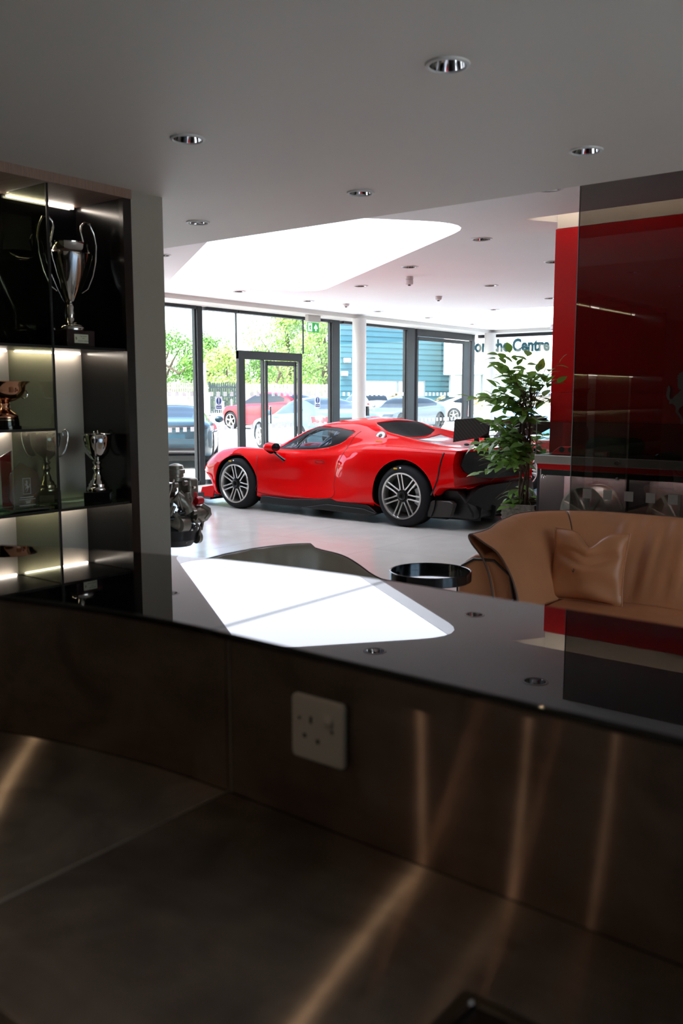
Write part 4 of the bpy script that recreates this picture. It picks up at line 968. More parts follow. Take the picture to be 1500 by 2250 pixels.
def circ(cx, cz, r, n=36): return [(cx+r*math.cos(2*PI*i/n), cz+r*math.sin(2*PI*i/n)) for i in range(n)]
def lin_tab(*p): return list(p)
M_paint = mat('rosso_paint', '#d80307', .4, spec=.0, coat=.6, coat_r=.012)
M_cglass = glass('car_glass', '#c6d0d6', 1.0, 1.5)
M_rimD = mat('bright_rim', '#e2e0dd', .2, .95); M_rimK = mat('rim_dark', '#2d2c2b', .35, .8)
M_disc = mat('brake_disc', '#302f2e', .4, .8); M_cal = mat('caliper_silver', '#a9abad', .35, .7)
M_yel = mat('yellow_mark', '#d9a514', .5)
def wheel(parent, x, y, z, R, rimR, wd, side, n=7, col=None, twin=True, tyre_mark=False, simple=False):
    """side -1: outer face toward -y"""
    col = col or M_rimD; t = bpy.data.objects.new('wheel', None); COL.objects.link(t); t.parent = parent; t.location = (x, y, z)
    if side > 0: t.rotation_euler = (0, 0, PI)
    h = wd/2
    MB().lathe([(rimR*.98, -h+.01), (rimR+.012, -h+.0), (R-.04, -h+.006), (R-.012, -h+.03), (R, -h+.06), (R, h-.06), (R-.012, h-.03), (R-.04, h-.006), (rimR, h)], 48, axis='y', close=False).build('tyre', M_rubber, t, smooth=True, angle=60)
    MB().lathe([(rimR+.008, -h+.004), (rimR+.004, -h-.004), (rimR-.012, -h-.002), (rimR-.022, -h+.018), (rimR-.03, -h+.06), (rimR-.035, h)], 48, axis='y', close=False).build('rim', col, t, smooth=True, angle=35)
    if simple: n = 5; twin = False
    for i in range(n):
        a = 2*PI*i/n+PI/2+.12; mb = MB()
        d, nn = Vector((math.cos(a), 0, math.sin(a))), Vector((-math.sin(a), 0, math.cos(a)))
        for s in ((-1, 1) if twin else (0,)):
            o0, o1 = s*.024, s*.021; w0, w1 = (.0085, .0065) if twin else (.03, .02)
            vs = []
            for r, off, wv, y0, y1 in ((.062, o0, w0, -h+.028, -h+.062), (rimR*.5, o0*.95, w0*.9, -h+.022, -h+.05), (rimR-.012, o1*1.25, w1*1.25, -h+.006, -h+.03)):
                for (sw, yy) in ((-1, y0), (1, y0), (1, y1), (-1, y1)): vs.append(d*r+nn*(off+sw*wv)+Vector((0, yy, 0)))
            fs = [(0, 1, 2, 3), (8, 11, 10, 9)]
            for q in (0, 4):
                for k in range(4): fs.append((q+k, q+4+k, q+4+(k+1) % 4, q+(k+1) % 4))
            mb.add(vs, fs)
        mb.build('spoke', col, t, bevel=.002)
    MB().lathe([(.07, -h+.06), (.07, -h+.024), (.06, -h+.02), (.052, -h+.026), (.05, -h+.012), (.04, -h+.008), (.034, -h+.014), (.022, -h+.014), (.018, -h+.03), (.002, -h+.03)], 32, axis='y', close=False).build('hub', col if simple else M_rimK, t, smooth=True, angle=30)
    MB().lathe([(.05, -h+.11), (rimR*.74, -h+.11), (rimR*.74, -h+.135), (.05, -h+.135)], 40, axis='y').build('brake_disc', M_disc, t, smooth=True, angle=30)
    if not simple:
        mb = MB(); rr = []
        for i in range(9):
            a = -.55+1.1*i/8; rr.append([(r*math.cos(a), yy, r*math.sin(a)) for r, yy in ((rimR*.55, -h+.085), (rimR*.80, -h+.08), (rimR*.84, -h+.1), (rimR*.84, -h+.16), (rimR*.55, -h+.16))])
        mb.grid(rr); mb.build('caliper', M_cal, t, smooth=True, angle=40)
        MB().lathe([(rimR-.04, h-.02), (.03, h-.02)], 40, axis='y', close=False).build('inner_dark', M_black, t)
    else: MB().lathe([(rimR-.03, 0), (.03, 0)], 32, axis='y', close=False).build('inner_dark', M_black, t)
    if tyre_mark:
        for (a0, wv, m_) in ((1.83, .05, M_yel), (1.62, .02, MATS['sign_white'])):
            r = (R+rimR)/2+.012; p = Vector((r*math.cos(a0), -h+.002, r*math.sin(a0)))
            MB().prism(rrect(wv, .016, .004), (0, .003), lambda a, b, hh: (a, -hh, b)).build('tyre_print', m_, t, loc=p)
    return t
# ---------------------------------------------------------------- the red race car
RX = dict(fa=-1.3, ra=1.29)
K = [
 ([(-2.36,.40),(-2.2,.62),(-1.9,.78),(0,.80),(1.6,.80),(2.1,.76)], [(-2.36,.20),(-1.9,.16),(1.2,.16),(1.6,.24),(1.85,.44),(2.1,.46)]),
 ([(-2.36,.50),(-2.2,.78),(-1.95,.905),(-1.3,.965),(-.8,.93),(0,.935),(.6,.955),(1.3,.98),(1.7,.965),(1.95,.93),(2.1,.90)], [(-2.36,.22),(-1.9,.17),(-.8,.20),(.5,.22),(1.0,.25),(1.62,.25),(1.76,.34),(1.88,.46),(2.1,.47)]),
 ([(-2.36,.55),(-2.2,.82),(-1.95,.94),(-1.3,.98),(-.85,.945),(-.3,.90),(.1,.885),(.40,.92),(.75,.98),(1.3,.99),(1.7,.975),(1.95,.945),(2.1,.92)], [(-2.36,.34),(-1.9,.40),(-1.3,.45),(0,.38),(.6,.42),(1.3,.47),(2.1,.58)]),
 ([(-2.36,.56),(-2.2,.83),(-1.95,.925),(-1.3,.965),(-.85,.94),(-.4,.92),(0,.862),(.22,.865),(.46,.955),(.75,.99),(1.3,.99),(1.7,.975),(1.95,.95),(2.1,.93)], [(-2.36,.42),(-1.95,.55),(-1.3,.63),(-.8,.62),(0,.60),(.5,.64),(1.3,.70),(2.1,.73)]),
 ([(-2.36,.53),(-2.2,.76),(-1.95,.82),(-1.3,.845),(-.85,.86),(-.35,.885),(0,.868),(.25,.855),(.48,.885),(.75,.95),(1.3,.95),(1.7,.94),(2.1,.90)], [(-2.36,.46),(-2.2,.53),(-1.95,.645),(-1.6,.735),(-1.3,.765),(-1.0,.765),(-.7,.745),(0,.71),(.25,.74),(.5,.80),(.8,.845),(1.3,.86),(1.7,.855),(2.1,.845)]),
 ([(-2.36,.48),(-1.95,.68),(-1.3,.68),(-1.0,.72),(-.75,.80),(-.3,.835),(0,.82),(.3,.79),(.55,.80),(.8,.83),(1.3,.84),(2.1,.83)], [(-2.36,.48),(-2.2,.555),(-1.95,.675),(-1.6,.755),(-1.3,.78),(-1.0,.775),(-.75,.775),(-.3,.785),(0,.80),(.3,.845),(.55,.885),(.8,.90),(1.3,.885),(1.7,.872),(2.1,.868)]),
 ([(-2.36,.38),(-1.95,.52),(-1.3,.48),(-1.0,.54),(-.75,.755),(-.5,.765),(-.3,.76),(0,.745),(.3,.735),(.6,.73),(1.0,.72),(1.4,.74),(2.1,.72)], [(-2.36,.49),(-1.95,.675),(-1.3,.735),(-1.0,.75),(-.75,.80),(-.5,.875),(-.3,.925),(0,.955),(.3,.975),(.6,.985),(.9,.96),(1.3,.915),(1.7,.885),(2.1,.876)]),
 ([(-2.36,.28),(-1.95,.36),(-1.3,.34),(-1.0,.46),(-.75,.71),(-.5,.69),(-.3,.665),(0,.635),(.3,.61),(.6,.60),(1.0,.62),(1.4,.66),(2.1,.66)], [(-2.36,.495),(-1.95,.675),(-1.3,.72),(-1.0,.745),(-.75,.825),(-.5,.94),(-.3,1.03),(0,1.088),(.3,1.092),(.6,1.065),(.9,1.015),(1.3,.945),(1.7,.898),(2.1,.88)]),
 ([(-2.36,.15),(-1.95,.2),(-1.3,.2),(-1.0,.30),(-.75,.46),(-.3,.42),(.3,.42),(.6,.47),(1.0,.50),(1.5,.54),(2.1,.5)], [(-2.36,.498),(-1.95,.68),(-1.3,.722),(-1.0,.755),(-.75,.85),(-.5,.965),(-.3,1.06),(0,1.135),(.3,1.148),(.55,1.115),(.8,1.01),(1.05,.935),(1.4,.895),(1.7,.88),(2.1,.88)]),
 ([(-2.36,.07),(2.1,.2)], [(-2.36,.5),(-1.95,.682),(-1.3,.725),(-1.0,.76),(-.75,.858),(-.5,.975),(-.3,1.072),(0,1.155),(.3,1.17),(.5,1.15),(.66,1.06),(.85,.95),(1.1,.905),(1.5,.885),(2.1,.882)]),
 ([(-2.36,0)], [(-2.36,.5),(-1.95,.684),(-1.3,.727),(-1.0,.762),(-.75,.86),(-.5,.978),(-.3,1.076),(0,1.16),(.3,1.175),(.5,1.155),(.66,1.06),(.85,.945),(1.1,.90),(1.5,.882),(2.1,.882)]),
]
def bow_race(x, y, z):
    b = 0
    if x < -1.7:
        k = (-1.7-x)/.66; b += .36*k*(abs(y)/.95)**2.4
        if z < .44: b += .16*k*min(1, (.44-z)/.14)
    if x > 1.5: b -= .20*((x-1.5)/.6)*(abs(y)/.95)**2.6
    return b
def race_car(label, loc, paint, name='race_car', second=None, full=True):
    t = thing(name, label, 'car', loc)
    xs = sorted(set([round(-2.36+.045*i, 4) for i in range(100) if -2.36+.045*i < 2.1]+[2.1]))
    bm = body_bm(loft(K, xs, 5, bow_race))
    FA, RA = circ(-1.3, .325, .372, 40), circ(1.29, .345, .405, 40)
    low = lambda c: abs(c.y) > .55
    for pl in (FA, RA): cut(bm, pl, (0, 2), low, .09)
    for (pl, cx, cz, r) in ((FA, -1.3, .325, .372), (RA, 1.29, .345, .405)): take(bm, lambda c, n: low(c) and in_poly(c.x, c.z, pl)).free()
    side = lambda c: abs(c.y) > .52 and c.z > .74
    win = [(-.74,.782),(-.66,.815),(-.21,1.062),(-.15,1.072),(.12,1.066),(.28,1.048),(.43,1.024),(.34,.925),(.26,.878),(.10,.83),(-.10,.80),(-.40,.788)]
    cut(bm, win, (0, 2), side, .08)
    wins = [take(bm, lambda c, n: side(c) and c.y*s_ > 0 and in_poly(c.x, c.z, win)) for s_ in (-1, 1)]
    # windscreen and rear engine glass (seen from above)
    ws = [(-.98,-.40),(-.80,-.66),(-.17,-.50),(-.12,0),(-.17,.50),(-.80,.66),(-.98,.40),(-1.03,0)]
    topf = lambda c: c.z > .74 and c.x < 0 and c.x > -1.2
    cut(bm, ws, (0, 1), topf, .09); wsbm = take(bm, lambda c, n: topf(c) and in_poly(c.x, c.y, ws))
    rg = [(.54,-.42),(.58,-.47),(.78,-.50),(.84,-.30),(.84,.30),(.78,.50),(.58,.47),(.54,.42)]
    dk = [(.90,-.44),(1.90,-.52),(1.97,-.40),(1.97,.40),(1.90,.52),(.90,.44)]
    rf = lambda c: c.x > .4 and c.x < 1.4 and abs(c.y) < .6 and c.z > .85
    cut(bm, rg, (0, 1), rf, .09); rgbm = take(bm, lambda c, n: rf(c) and in_poly(c.x, c.y, rg))
    df = lambda c: c.x > .6 and abs(c.y) < .65 and c.z > .84
    cut(bm, dk, (0, 1), df, .1); dkbm = take(bm, lambda c, n: df(c) and n.z > .3 and in_poly(c.x, c.y, dk))
    bm_obj(dkbm, 'engine_cover', mat('silver_deck', '#c6c9cf', .12, .6), t, .004)
    # tail panel
    tp = [(-.84,.80),(-.80,.845),(-.5,.852),(0,.852),(.5,.852),(.80,.845),(.84,.80),(.845,.70),(.80,.63),(.66,.575),(.4,.545),(0,.54),(-.4,.545),(-.66,.575),(-.80,.63),(-.845,.70)]
    # door outline as a recessed seam
    q = [(-.955,.70),(-.945,.62),(-.93,.36),(-.86,.225),(.20,.235),(.26,.42),(.30,.60),(.385,.80),(.36,.86)]
    body_o = bm_obj(bm, 'body', paint, t, angle=38, thick=.012)
    if second:
        pass
    if not full:
        for wb_ in wins: bm_obj(wb_, 'side_glass', M_cglass, t, .004)
        bm_obj(wsbm, 'windscreen', M_cglass, t, .004); bm_obj(rgbm, 'engine_glass', mat('dark_mesh', '#09090b', .6, spec=.15), t, .004)
    else:
        # window frame band: outer ring dark, inner pane clear
        for wb_ in wins:
            so_ = bm_obj(wb_, 'side_window', mat('window_surround', '#0e0e10', .45, spec=.3), t, .003)
            bm2 = bmesh.new(); bm2.from_mesh(so_.data)
            inn = [(-.60,.80),(-.50,.845),(-.17,1.028),(.08,1.034),(.205,1.012),(.155,.905),(.10,.862),(-.08,.822),(-.40,.808)]
            cut(bm2, inn, (0, 2), lambda c: True, .09); pane = take(bm2, lambda c, n: in_poly(c.x, c.z, inn))
            bm2.to_mesh(so_.data); bm2.free(); bm_obj(pane, 'pane', M_cglass, so_, .004)
        bm_obj(wsbm, 'windscreen', M_cglass, t, .004); bm_obj(rgbm, 'engine_glass', mat('dark_mesh', '#09090b', .6, spec=.15), t, .004)
    # door and panel seams follow the surface
    K_f = [(pchip(a), pchip(b)) for a, b in K]
    def skin(x, z, s=-1):
        half = catmull([(fy(x), fz(x)) for fy, fz in K_f], 6); best = None
        for (y0, z0), (y1, z1) in zip(half, half[1:]):
            if (z0-z)*(z1-z) <= 0 and z0 != z1 and y0 > .5:
                return s*(y0+(y1-y0)*(z-z0)/(z1-z0))
        return s*.93
    def seam(name, pts, r=.0035, m=M_black, s=-1):
        P = smooth_path([Vector((a, 0, b)) for a, b in pts], 6)
        MB().tube([(p.x+bow_race(p.x, skin(p.x, p.z), p.z), skin(p.x, p.z, s), p.z) for p in P], r, 5).build(name, m, t, smooth=True)
    for s in (-1, 1):
        seam('door_seam', q, s=s); seam('quarter_gap', [(1.93,.84),(1.90,.70),(1.86,.56),(1.80,.44),(1.73,.345)], .009, s=s); seam('quarter_seam', [(.385,.80),(.42,.90),(.46,.98),(.50,1.03)], s=s)
    # wheel wells
    for cx, cz, r in ((-1.3, .325, .384), (1.29, .345, .418)):
        for s in (-1, 1):
            rr = []
            for i in range(25):
                a = -.5+ (PI+1.0)*i/24; rr.append([(cx+r*math.cos(a), s*yy, max(.14, cz+r*math.sin(a))) for yy in (.955 if cx > 0 else .93, .58)])
            mb = MB().grid(rr); mb.add([(p[1]) for p in rr], [tuple(range(len(rr)))]); mb.build('wheel_well', M_black, t)
    # underfloor, cabin tub
    MB().box(-1.9, 1.75, -.78, .78, .10, .15).build('underfloor', M_carbon, t)
    M_cab = mat('cabin_dark', '#101114', .6)
    tub = MB().box(-.72, .52, -.70, .70, .30, .70); tub.build('cabin_tub', M_cab, t)
    bulk = MB().prism([(-.62, .70), (.62, .70), (.52, 1.06), (-.52, 1.06)], (.50, .53), lambda a, b, h: (h, a, b)); bulk.build('bulkhead', M_cab, t)
    MB().box(-.80, -.45, -.66, .66, .68, .79).build('dashboard', M_cab, t, bevel=.03)
    for s in (-1, 1):
        st = thing('x', 'x', 'x'); bpy.data.objects.remove(st)
        sb_ = MB().box(.02, .40, s*.36-.22, s*.36+.22, .42, .60); so2 = sb_.build('seat', M_cab, t, bevel=.05, seg=3)
        MB().prism([(.22, .5), (.40, .5), (.48, 1.0), (.34, 1.02), (.28, .8)], (s*.36-.2, s*.36+.2), lambda a, b, h: (a, h, b)).build('seat_back', mat('seat_grey', '#4b4a4c', .7), t, bevel=.04, seg=3)
    M_cage = mat('cage_white', '#c8ccd0', .4)
    for s in (-1, 1):
        MB().tube(smooth_path([(-.62, s*.66, .66), (-.45, s*.62, .9), (-.2, s*.56, 1.03), (.2, s*.54, 1.05), (.46, s*.54, .98), (.48, s*.56, .55)], 4), .019, 8).build('roll_cage', M_cab, t, smooth=True)
    MB().tube([(.46, -.54, .98), (.46, .54, .98)], .019, 8).build('roll_cage', M_cab, t, smooth=True); MB().tube([(.44, -.5, .55), (.3, .5, 1.02)], .017, 8).build('roll_cage', M_cab, t, smooth=True)
    if full:
        fr = [(-.42, .80), (-.27, .965), (.03, .955), (-.08, .80)]
        yb = lambda z: -(.83-(z-.8)*.62)
        for i in range(4):
            a, b = fr[i], fr[(i+1) % 4]; MB().tube([(a[0], yb(a[1])+.028, a[1]), (b[0], yb(b[1])+.028, b[1])], .006, 6).build('window_net_frame', M_cage, t)
        for (a, b) in fr: MB().ball((a, yb(b)+.026, b), .010).build('net_clip', M_cage, t)
        MB().tube([(-.50, yb(.8)+.03, .80), (-.44, yb(.87)+.03, .87)], .005, 6).build('window_net_frame', M_cage, t)
        MB().prism([(.02, .835), (.20, .90), (.16, .96), (.04, .97)], (-.66, -.64), lambda a, b, h: (a, h, b)).build('headrest_wing', mat('seat_grey', '#4b4a4c'), t, bevel=.01)
        text_obj('seat_badge', 'Sabelt', .045, M_yel, t, frame_mtx((.06, -.70, .845), (1, 0, 0), (0, .25, 1)), .001, .001)
        for (p0, p1) in (((-.35, -.3, .80), (-.15, -.3, 1.0)), ((-.30, -.45, .82), (-.02, -.45, .98)), ((-.2, -.2, .8), (.1, -.2, .98))):
            MB().tube([p0, p1], .012, 6).build('cage_strut', mat('pale_blue_grey', '#8fb2d8', .3), t)
        MB().ball((-.1, -.36, .86), .10, 14, 10, (1, .8, .7)).build('headrest_foil', mat('silver_foil', '#9fb6d0', .15, .8), t, smooth=True)
    # wheels
    for s in (-1, 1):
        wheel(t, -1.3, s*.86, .325, .325, .245, .25, s, tyre_mark=full and s < 0); wheel(t, 1.29, s*.845, .345, .345, .256, .30, s, tyre_mark=full and s < 0)
    # front splitter, lower bumper blades
    sp = [(-2.44, -.35), (-2.36, -.70), (-2.18, -.93), (-1.76, -.975), (-1.76, .975), (-2.18, .93), (-2.36, .70), (-2.44, .35)]
    MB().prism(sp[::-1], (.085, .115)).build('front_splitter', M_carbon, t, bevel=.006)
    for s in (-1, 1):
        MB().prism([(-1.98, .112), (-1.74, .112), (-1.70, .24), (-1.76, .27), (-1.94, .24)], (s*.945-.012, s*.945+.012), lambda a, b, h: (a, h, b)).build('splitter_blade', paint, t, bevel=.006)
        MB().prism([(-2.1, .112), (-1.9, .112), (-1.9, .17), (-2.1, .14)], (s*.955-.006, s*.965+.006), lambda a, b, h: (a, h, b)).build('blade_edge', M_carbon, t, bevel=.003)
        # headlamp, slim
        hr = []
        for i in range(9):
            x = -2.21+.33*i/8; row = []
            for dz in (-.012, .016):
                half = catmull([(fy(x), fz(x)) for fy, fz in K_f], 8); n_ = len(half); jj = int(n_*(.415 if dz < 0 else .455)); yy, zz = half[jj]
                row.append((x+bow_race(x, yy, zz)-.004, s*(yy+.004), zz+.004))
            hr.append(row)
        MB().grid(hr).build('headlamp', mat('lamp_white', '#dfe3e8', .1), t, smooth=True, solid=.006)
        # nose corner fin
        # mirrors: shell, face, stalk
        mrr = []
        for i in range(9):
            v = i/8; k = math.sin(PI*min(1, .18+.82*v)*.62)**.6 if v > 0 else .35; k = (.42, .72, .9, .98, 1.0, 1.0, .98, .94, .9)[i]
            mrr.append([(-.60-.16*(1-v)+.02*v, s*(.985)+.085*k*math.cos(a), .815+.055*k*math.sin(a)) for a in [2*PI*j/18 for j in range(18)]])
        mb = MB().grid(mrr, True); mb.add(mrr[0], [tuple(range(18))]); mb.build('mirror_shell', paint, t, smooth=True, angle=60)
        MB().grid([[(-.575, s*.985+.076*k*math.cos(a), .815+.048*k*math.sin(a)) for a in [2*PI*j/18 for j in range(18)]] for k in (1, .05)], True).build('mirror_glass', mat('mirror_black', '#0b0b0d', .05), t)
        MB().grid([[(-.70+.05*v, s*.985+(.06)*math.cos(a)*(1-.2*v), .777-.03*v+.012*math.sin(a)) for a in [2*PI*j/12 for j in range(12)]] for v in (0, 1)], True).build('mirror_under', M_carbon, t, smooth=True)
        MB().tube([(-.66, s*.975, .785), (-.58, s*.955, .72), (-.52, s*.925, .67), (-.50, s*.91, .655)], [.016, .016, .02, .022], 8).build('mirror_stalk', mat('gloss_black', '#070708', .08), t, smooth=True)
        # side skirt
        sk_ = [(-.90, .10), (.84, .085), (.93, .115), (.80, .20), (.62, .225), (.30, .255), (0, .215), (-.40, .19), (-.88, .205)]
        MB().prism(sk_, (s*.80, s*.945) if s > 0 else (s*.945, s*.80), lambda a, b, h: (a, h, b)).build('side_skirt', M_carbon, t, bevel=.012)
        MB().prism([(-.2, .10), (.84, .085), (.93, .115), (.75, .16), (.2, .17)], (s*.945-.02, s*.945+.03), lambda a, b, h: (a, h, b)).build('skirt_blade', M_carbon, t, bevel=.01)
        # rear quarter: black lower block behind the wheel
        MB().prism([(1.60, .13), (1.88, .15), (1.93, .30), (1.88, .325), (1.66, .32), (1.60, .27)], (s*.90-.03, s*.90+.03), lambda a, b, h: (a-(abs(h)-.9)*.3, h, b)).build('rear_side_blade', mat('satin_brown_black', '#2a2321', .4), t, bevel=.012)
        MB().lathe([(.055, 0), (.058, -.006), (.048, -.01), (.044, -.006)], 24, axis='y', close=False).build('fuel_ring', paint, t)
    # fuel filler on the near buttress
    fx, fz = .80, .985
    fy_ = skin(fx, fz); nrm = Vector((.05, -.80, .60)).normalized()
    m_f = frame_mtx((fx, fy_-.004, fz), Vector((1, .06, 0)), nrm.cross(Vector((1, .06, 0))))
    def disc(name, prof, m, seg=32):
        mb = MB().lathe(prof, seg, close=False); me = mb.mesh(name); me.transform(m_f); me.materials.append(m); me.shade_smooth(); me.set_sharp_from_angle(angle=.5); o = bpy.data.objects.new(name, me); COL.objects.link(o); o.parent = t
    for o in [c for c in t.children if c.name.startswith('fuel_ring')]: bpy.data.objects.remove(o)
    disc('fuel_surround', [(.070, -.01), (.072, .004), (.060, .006), (.058, -.004)], mat('dark_red_ring', '#8c0608', .3)); disc('fuel_cap', [(.002, .006), (.056, .006), (.058, .0)], mat('cap_white', '#e6e4e0', .3)); disc('fuel_socket', [(.002, .009), (.020, .009), (.026, .006)], M_black)
    for k in range(8):
        a = 2*PI*k/8; me = MB().lathe([(.003, .0065), (.003, .0085), (.001, .0085)], 8, (.043*math.cos(a), .043*math.sin(a), 0)).mesh('cap_bolt'); me.transform(m_f); me.materials.append(M_black); o = bpy.data.objects.new('cap_bolt', me); COL.objects.link(o); o.parent = t
    if full: MB().prism(rrect(.10, .03, .004), (0, .002), lambda a, b, h: tuple(Vector((.84+a, skin(.80, .925)-.004-h, .915+b)))).build('yellow_sticker', M_yel, t)
    # door handle pocket
    MB().tube([(.02+.07*math.cos(a), skin(.02+.07*math.cos(a), .655+.018*math.sin(a))-.001, .655+.018*math.sin(a)) for a in [2*PI*i/24 for i in range(25)]], .0025, 5).build('door_handle', M_black, t)
    # tail: recessed black panel, red frame lip, lamps, diffuser
    tailx = lambda y: 2.1+bow_race(2.1, y, .7)
    def tail_patch(name, poly, off, m, dz=.0, th=.02):
        mb = MB(); cxm = sum(p[1] for p in poly)/len(poly)
        n = len(poly); fr_ = [(tailx(a)+off, a, b) for a, b in poly]; bk = [(tailx(a)+off-th, a, b) for a, b in poly]
        ys = sorted(set(round(a, 4) for a, b in poly))
        # strips between top and bottom outlines
        def span(y):
            zs = []
            for i in range(n):
                (a0, b0), (a1, b1) = poly[i-1], poly[i]
                if min(a0, a1)-1e-9 <= y <= max(a0, a1)+1e-9 and a0 != a1: zs.append(b0+(b1-b0)*(y-a0)/(a1-a0))
                elif a0 == a1 == y: zs += [b0, b1]
            return min(zs), max(zs)
        rows_ = []
        y0, y1 = ys[0], ys[-1]
        for i in range(41):
            y = y0+(y1-y0)*i/40; y = min(max(y, y0+1e-4), y1-1e-4); lo, hi = span(y); rows_.append([(tailx(y)+off-th, y, lo), (tailx(y)+off, y, lo), (tailx(y)+off, y, (lo+hi)/2), (tailx(y)+off, y, hi), (tailx(y)+off-th, y, hi)])
        mb.grid(rows_); return mb.build(name, m, t, smooth=True, angle=40)
    tail_patch('tail_panel', tp, .012, mat('tail_black', '#060607', .22)); 
    for s in (-1, 1):
        tail_patch('tail_lamp', [(s*.70, .80), (s*.40, .815), (s*.40, .795), (s*.70, .775)] if s > 0 else [(-.70, .80), (-.40, .815), (-.40, .795), (-.70, .775)], .016, mat('lamp_smoke', '#3a0a0c', .1), th=.005)
    tail_patch('tail_lip', [(-.90, .868), (0, .892), (.90, .868), (.90, .852), (0, .868), (-.90, .852)], .035, paint, th=.05)
    tail_patch('diffuser_upper', [(-.80, .30), (-.66, .44), (-.5, .475), (0, .48), (.5, .475), (.66, .44), (.80, .30), (.80, .20), (-.80, .20)], .03, M_carbon, th=.1)
    MB().prism([(1.5, .10), (2.14, .13), (2.14, .20), (1.95, .44), (1.62, .46), (1.5, .3)], (-.80, .80), lambda a, b, h: (a-.06*abs(h), h, b)).build('diffuser_box', M_black, t, bevel=.02)
    for y in (-.66, -.4, -.15, .15, .4, .66): MB().prism([(1.7, .09), (2.15, .10), (2.17, .24), (2.0, .30), (1.7, .2)], (y-.008, y+.008), lambda a, b, h: (a-.12*h*h, h, b)).build('diffuser_fin', M_carbon, t)
    # rear deck grille and white vents
    for y in (-.33, .33): MB().ball((1.72, y, .90), .03, 12, 8, (1.2, .6, .5)).build('deck_latch', M_carbon, t, smooth=True)
    # wing: end plates, element, pylons
    M_weave = mat('carbon_weave', '#3a3330', .3, spec=.5); tn = M_weave.node_tree; wv_ = tn.nodes.new('ShaderNodeTexWave'); wv_.wave_type = 'BANDS'; wv_.bands_direction = 'DIAGONAL'; wv_.inputs['Scale'].default_value = 14; tcn = tn.nodes.new('ShaderNodeTexCoord'); rp = tn.nodes.new('ShaderNodeValToRGB')
    rp.color_ramp.elements[0].color = (.010, .009, .008, 1); rp.color_ramp.elements[1].color = (.035, .03, .026, 1); tn.links.new(tcn.outputs['Object'], wv_.inputs['Vector']); tn.links.new(wv_.outputs['Fac'], rp.inputs[0]); tn.links.new(rp.outputs[0], tn.nodes['Principled BSDF'].inputs['Base Color'])
    epl = [(1.80, .945), (1.815, 1.18), (1.83, 1.195), (2.09, 1.215), (2.16, 1.175), (2.225, 1.14), (2.22, 1.06), (2.10, 1.0)]
    for s in (-1, 1):
        MB().prism(epl, (s*.755-.006, s*.755+.006), lambda a, b, h: (a, h, b)).build('wing_end_plate', M_weave, t, bevel=.004)
    wf = [(1.86, 1.125), (1.92, 1.11), (2.02, 1.115), (2.12, 1.14), (2.19, 1.185), (2.18, 1.19), (2.10, 1.16), (2.0, 1.14), (1.9, 1.14)]
    MB().prism(wf, (-.75, .75), lambda a, b, h: (a, h, b)).build('wing_blade', M_carbon, t, smooth=True, angle=30)
    for s in (-1, 1):
        yy = s*.40; pyl = [(1.86, .885), (1.93, .885), (1.955, .93), (2.01, .93), (2.03, .885), (2.08, .885), (2.05, 1.0), (2.04, 1.14), (1.90, 1.11), (1.88, 1.0)]
        mb = MB(); o_ = [(1.84, .885), (2.10, .885), (2.04, 1.02), (2.04, 1.14), (1.92, 1.10), (1.86, 1.02)]; i_ = [(1.93, .915), (2.01, .915), (1.985, .98), (1.925, .98)]
        for seg in ([(1.86, .885), (1.92, .885), (1.91, 1.0), (1.86, 1.02)], [(2.01, .885), (2.09, .885), (2.04, 1.02), (1.98, 1.0)], [(1.86, .985), (2.03, .985), (2.05, 1.13), (1.90, 1.10)], [(1.88, .885), (2.05, .885), (2.05, .90), (1.88, .90)]): mb.prism(seg, (yy-.008, yy+.008), lambda a, b, h: (a, h, b))
        mb.build('wing_pylon', M_carbon, t)
    for k in (1.99, 2.05): MB().ball((k, -.748+1.02, 1.185), .01).build('wing_bolt', M_chrome, t)
    return t
car1 = race_car('low red race car with silver twin-spoke wheels, carbon rear wing and white fuel cap', (-6.84, 9.11, 0), M_paint)
# ================================================================== second car in the showroom
def paint2(name, base, other, x0, x1):
    m = mat(name, base, .25, coat=1.0, coat_r=.02); t = m.node_tree; b = t.nodes['Principled BSDF']
    tc = t.nodes.new('ShaderNodeTexCoord'); sx = t.nodes.new('ShaderNodeSeparateXYZ'); r = t.nodes.new('ShaderNodeMath'); r.operation = 'GREATER_THAN'; r.inputs[1].default_value = .80
    mx = t.nodes.new('ShaderNodeMix'); mx.data_type = 'RGBA'; mx.inputs[6].default_value = (*lin(base), 1); mx.inputs[7].default_value = (*lin(other), 1)
    t.links.new(tc.outputs['Object'], sx.inputs[0]); t.links.new(sx.outputs['Z'], r.inputs[0]); t.links.new(r.outputs[0], mx.inputs[0]); t.links.new(mx.outputs[2], b.inputs['Base Color']); return m
car2 = race_car('red and green race car standing behind the potted tree', (-4.9, 13.3, 0), paint2('red_green_livery', '#d01016', '#2f8a3c', 0, 0), full=False)
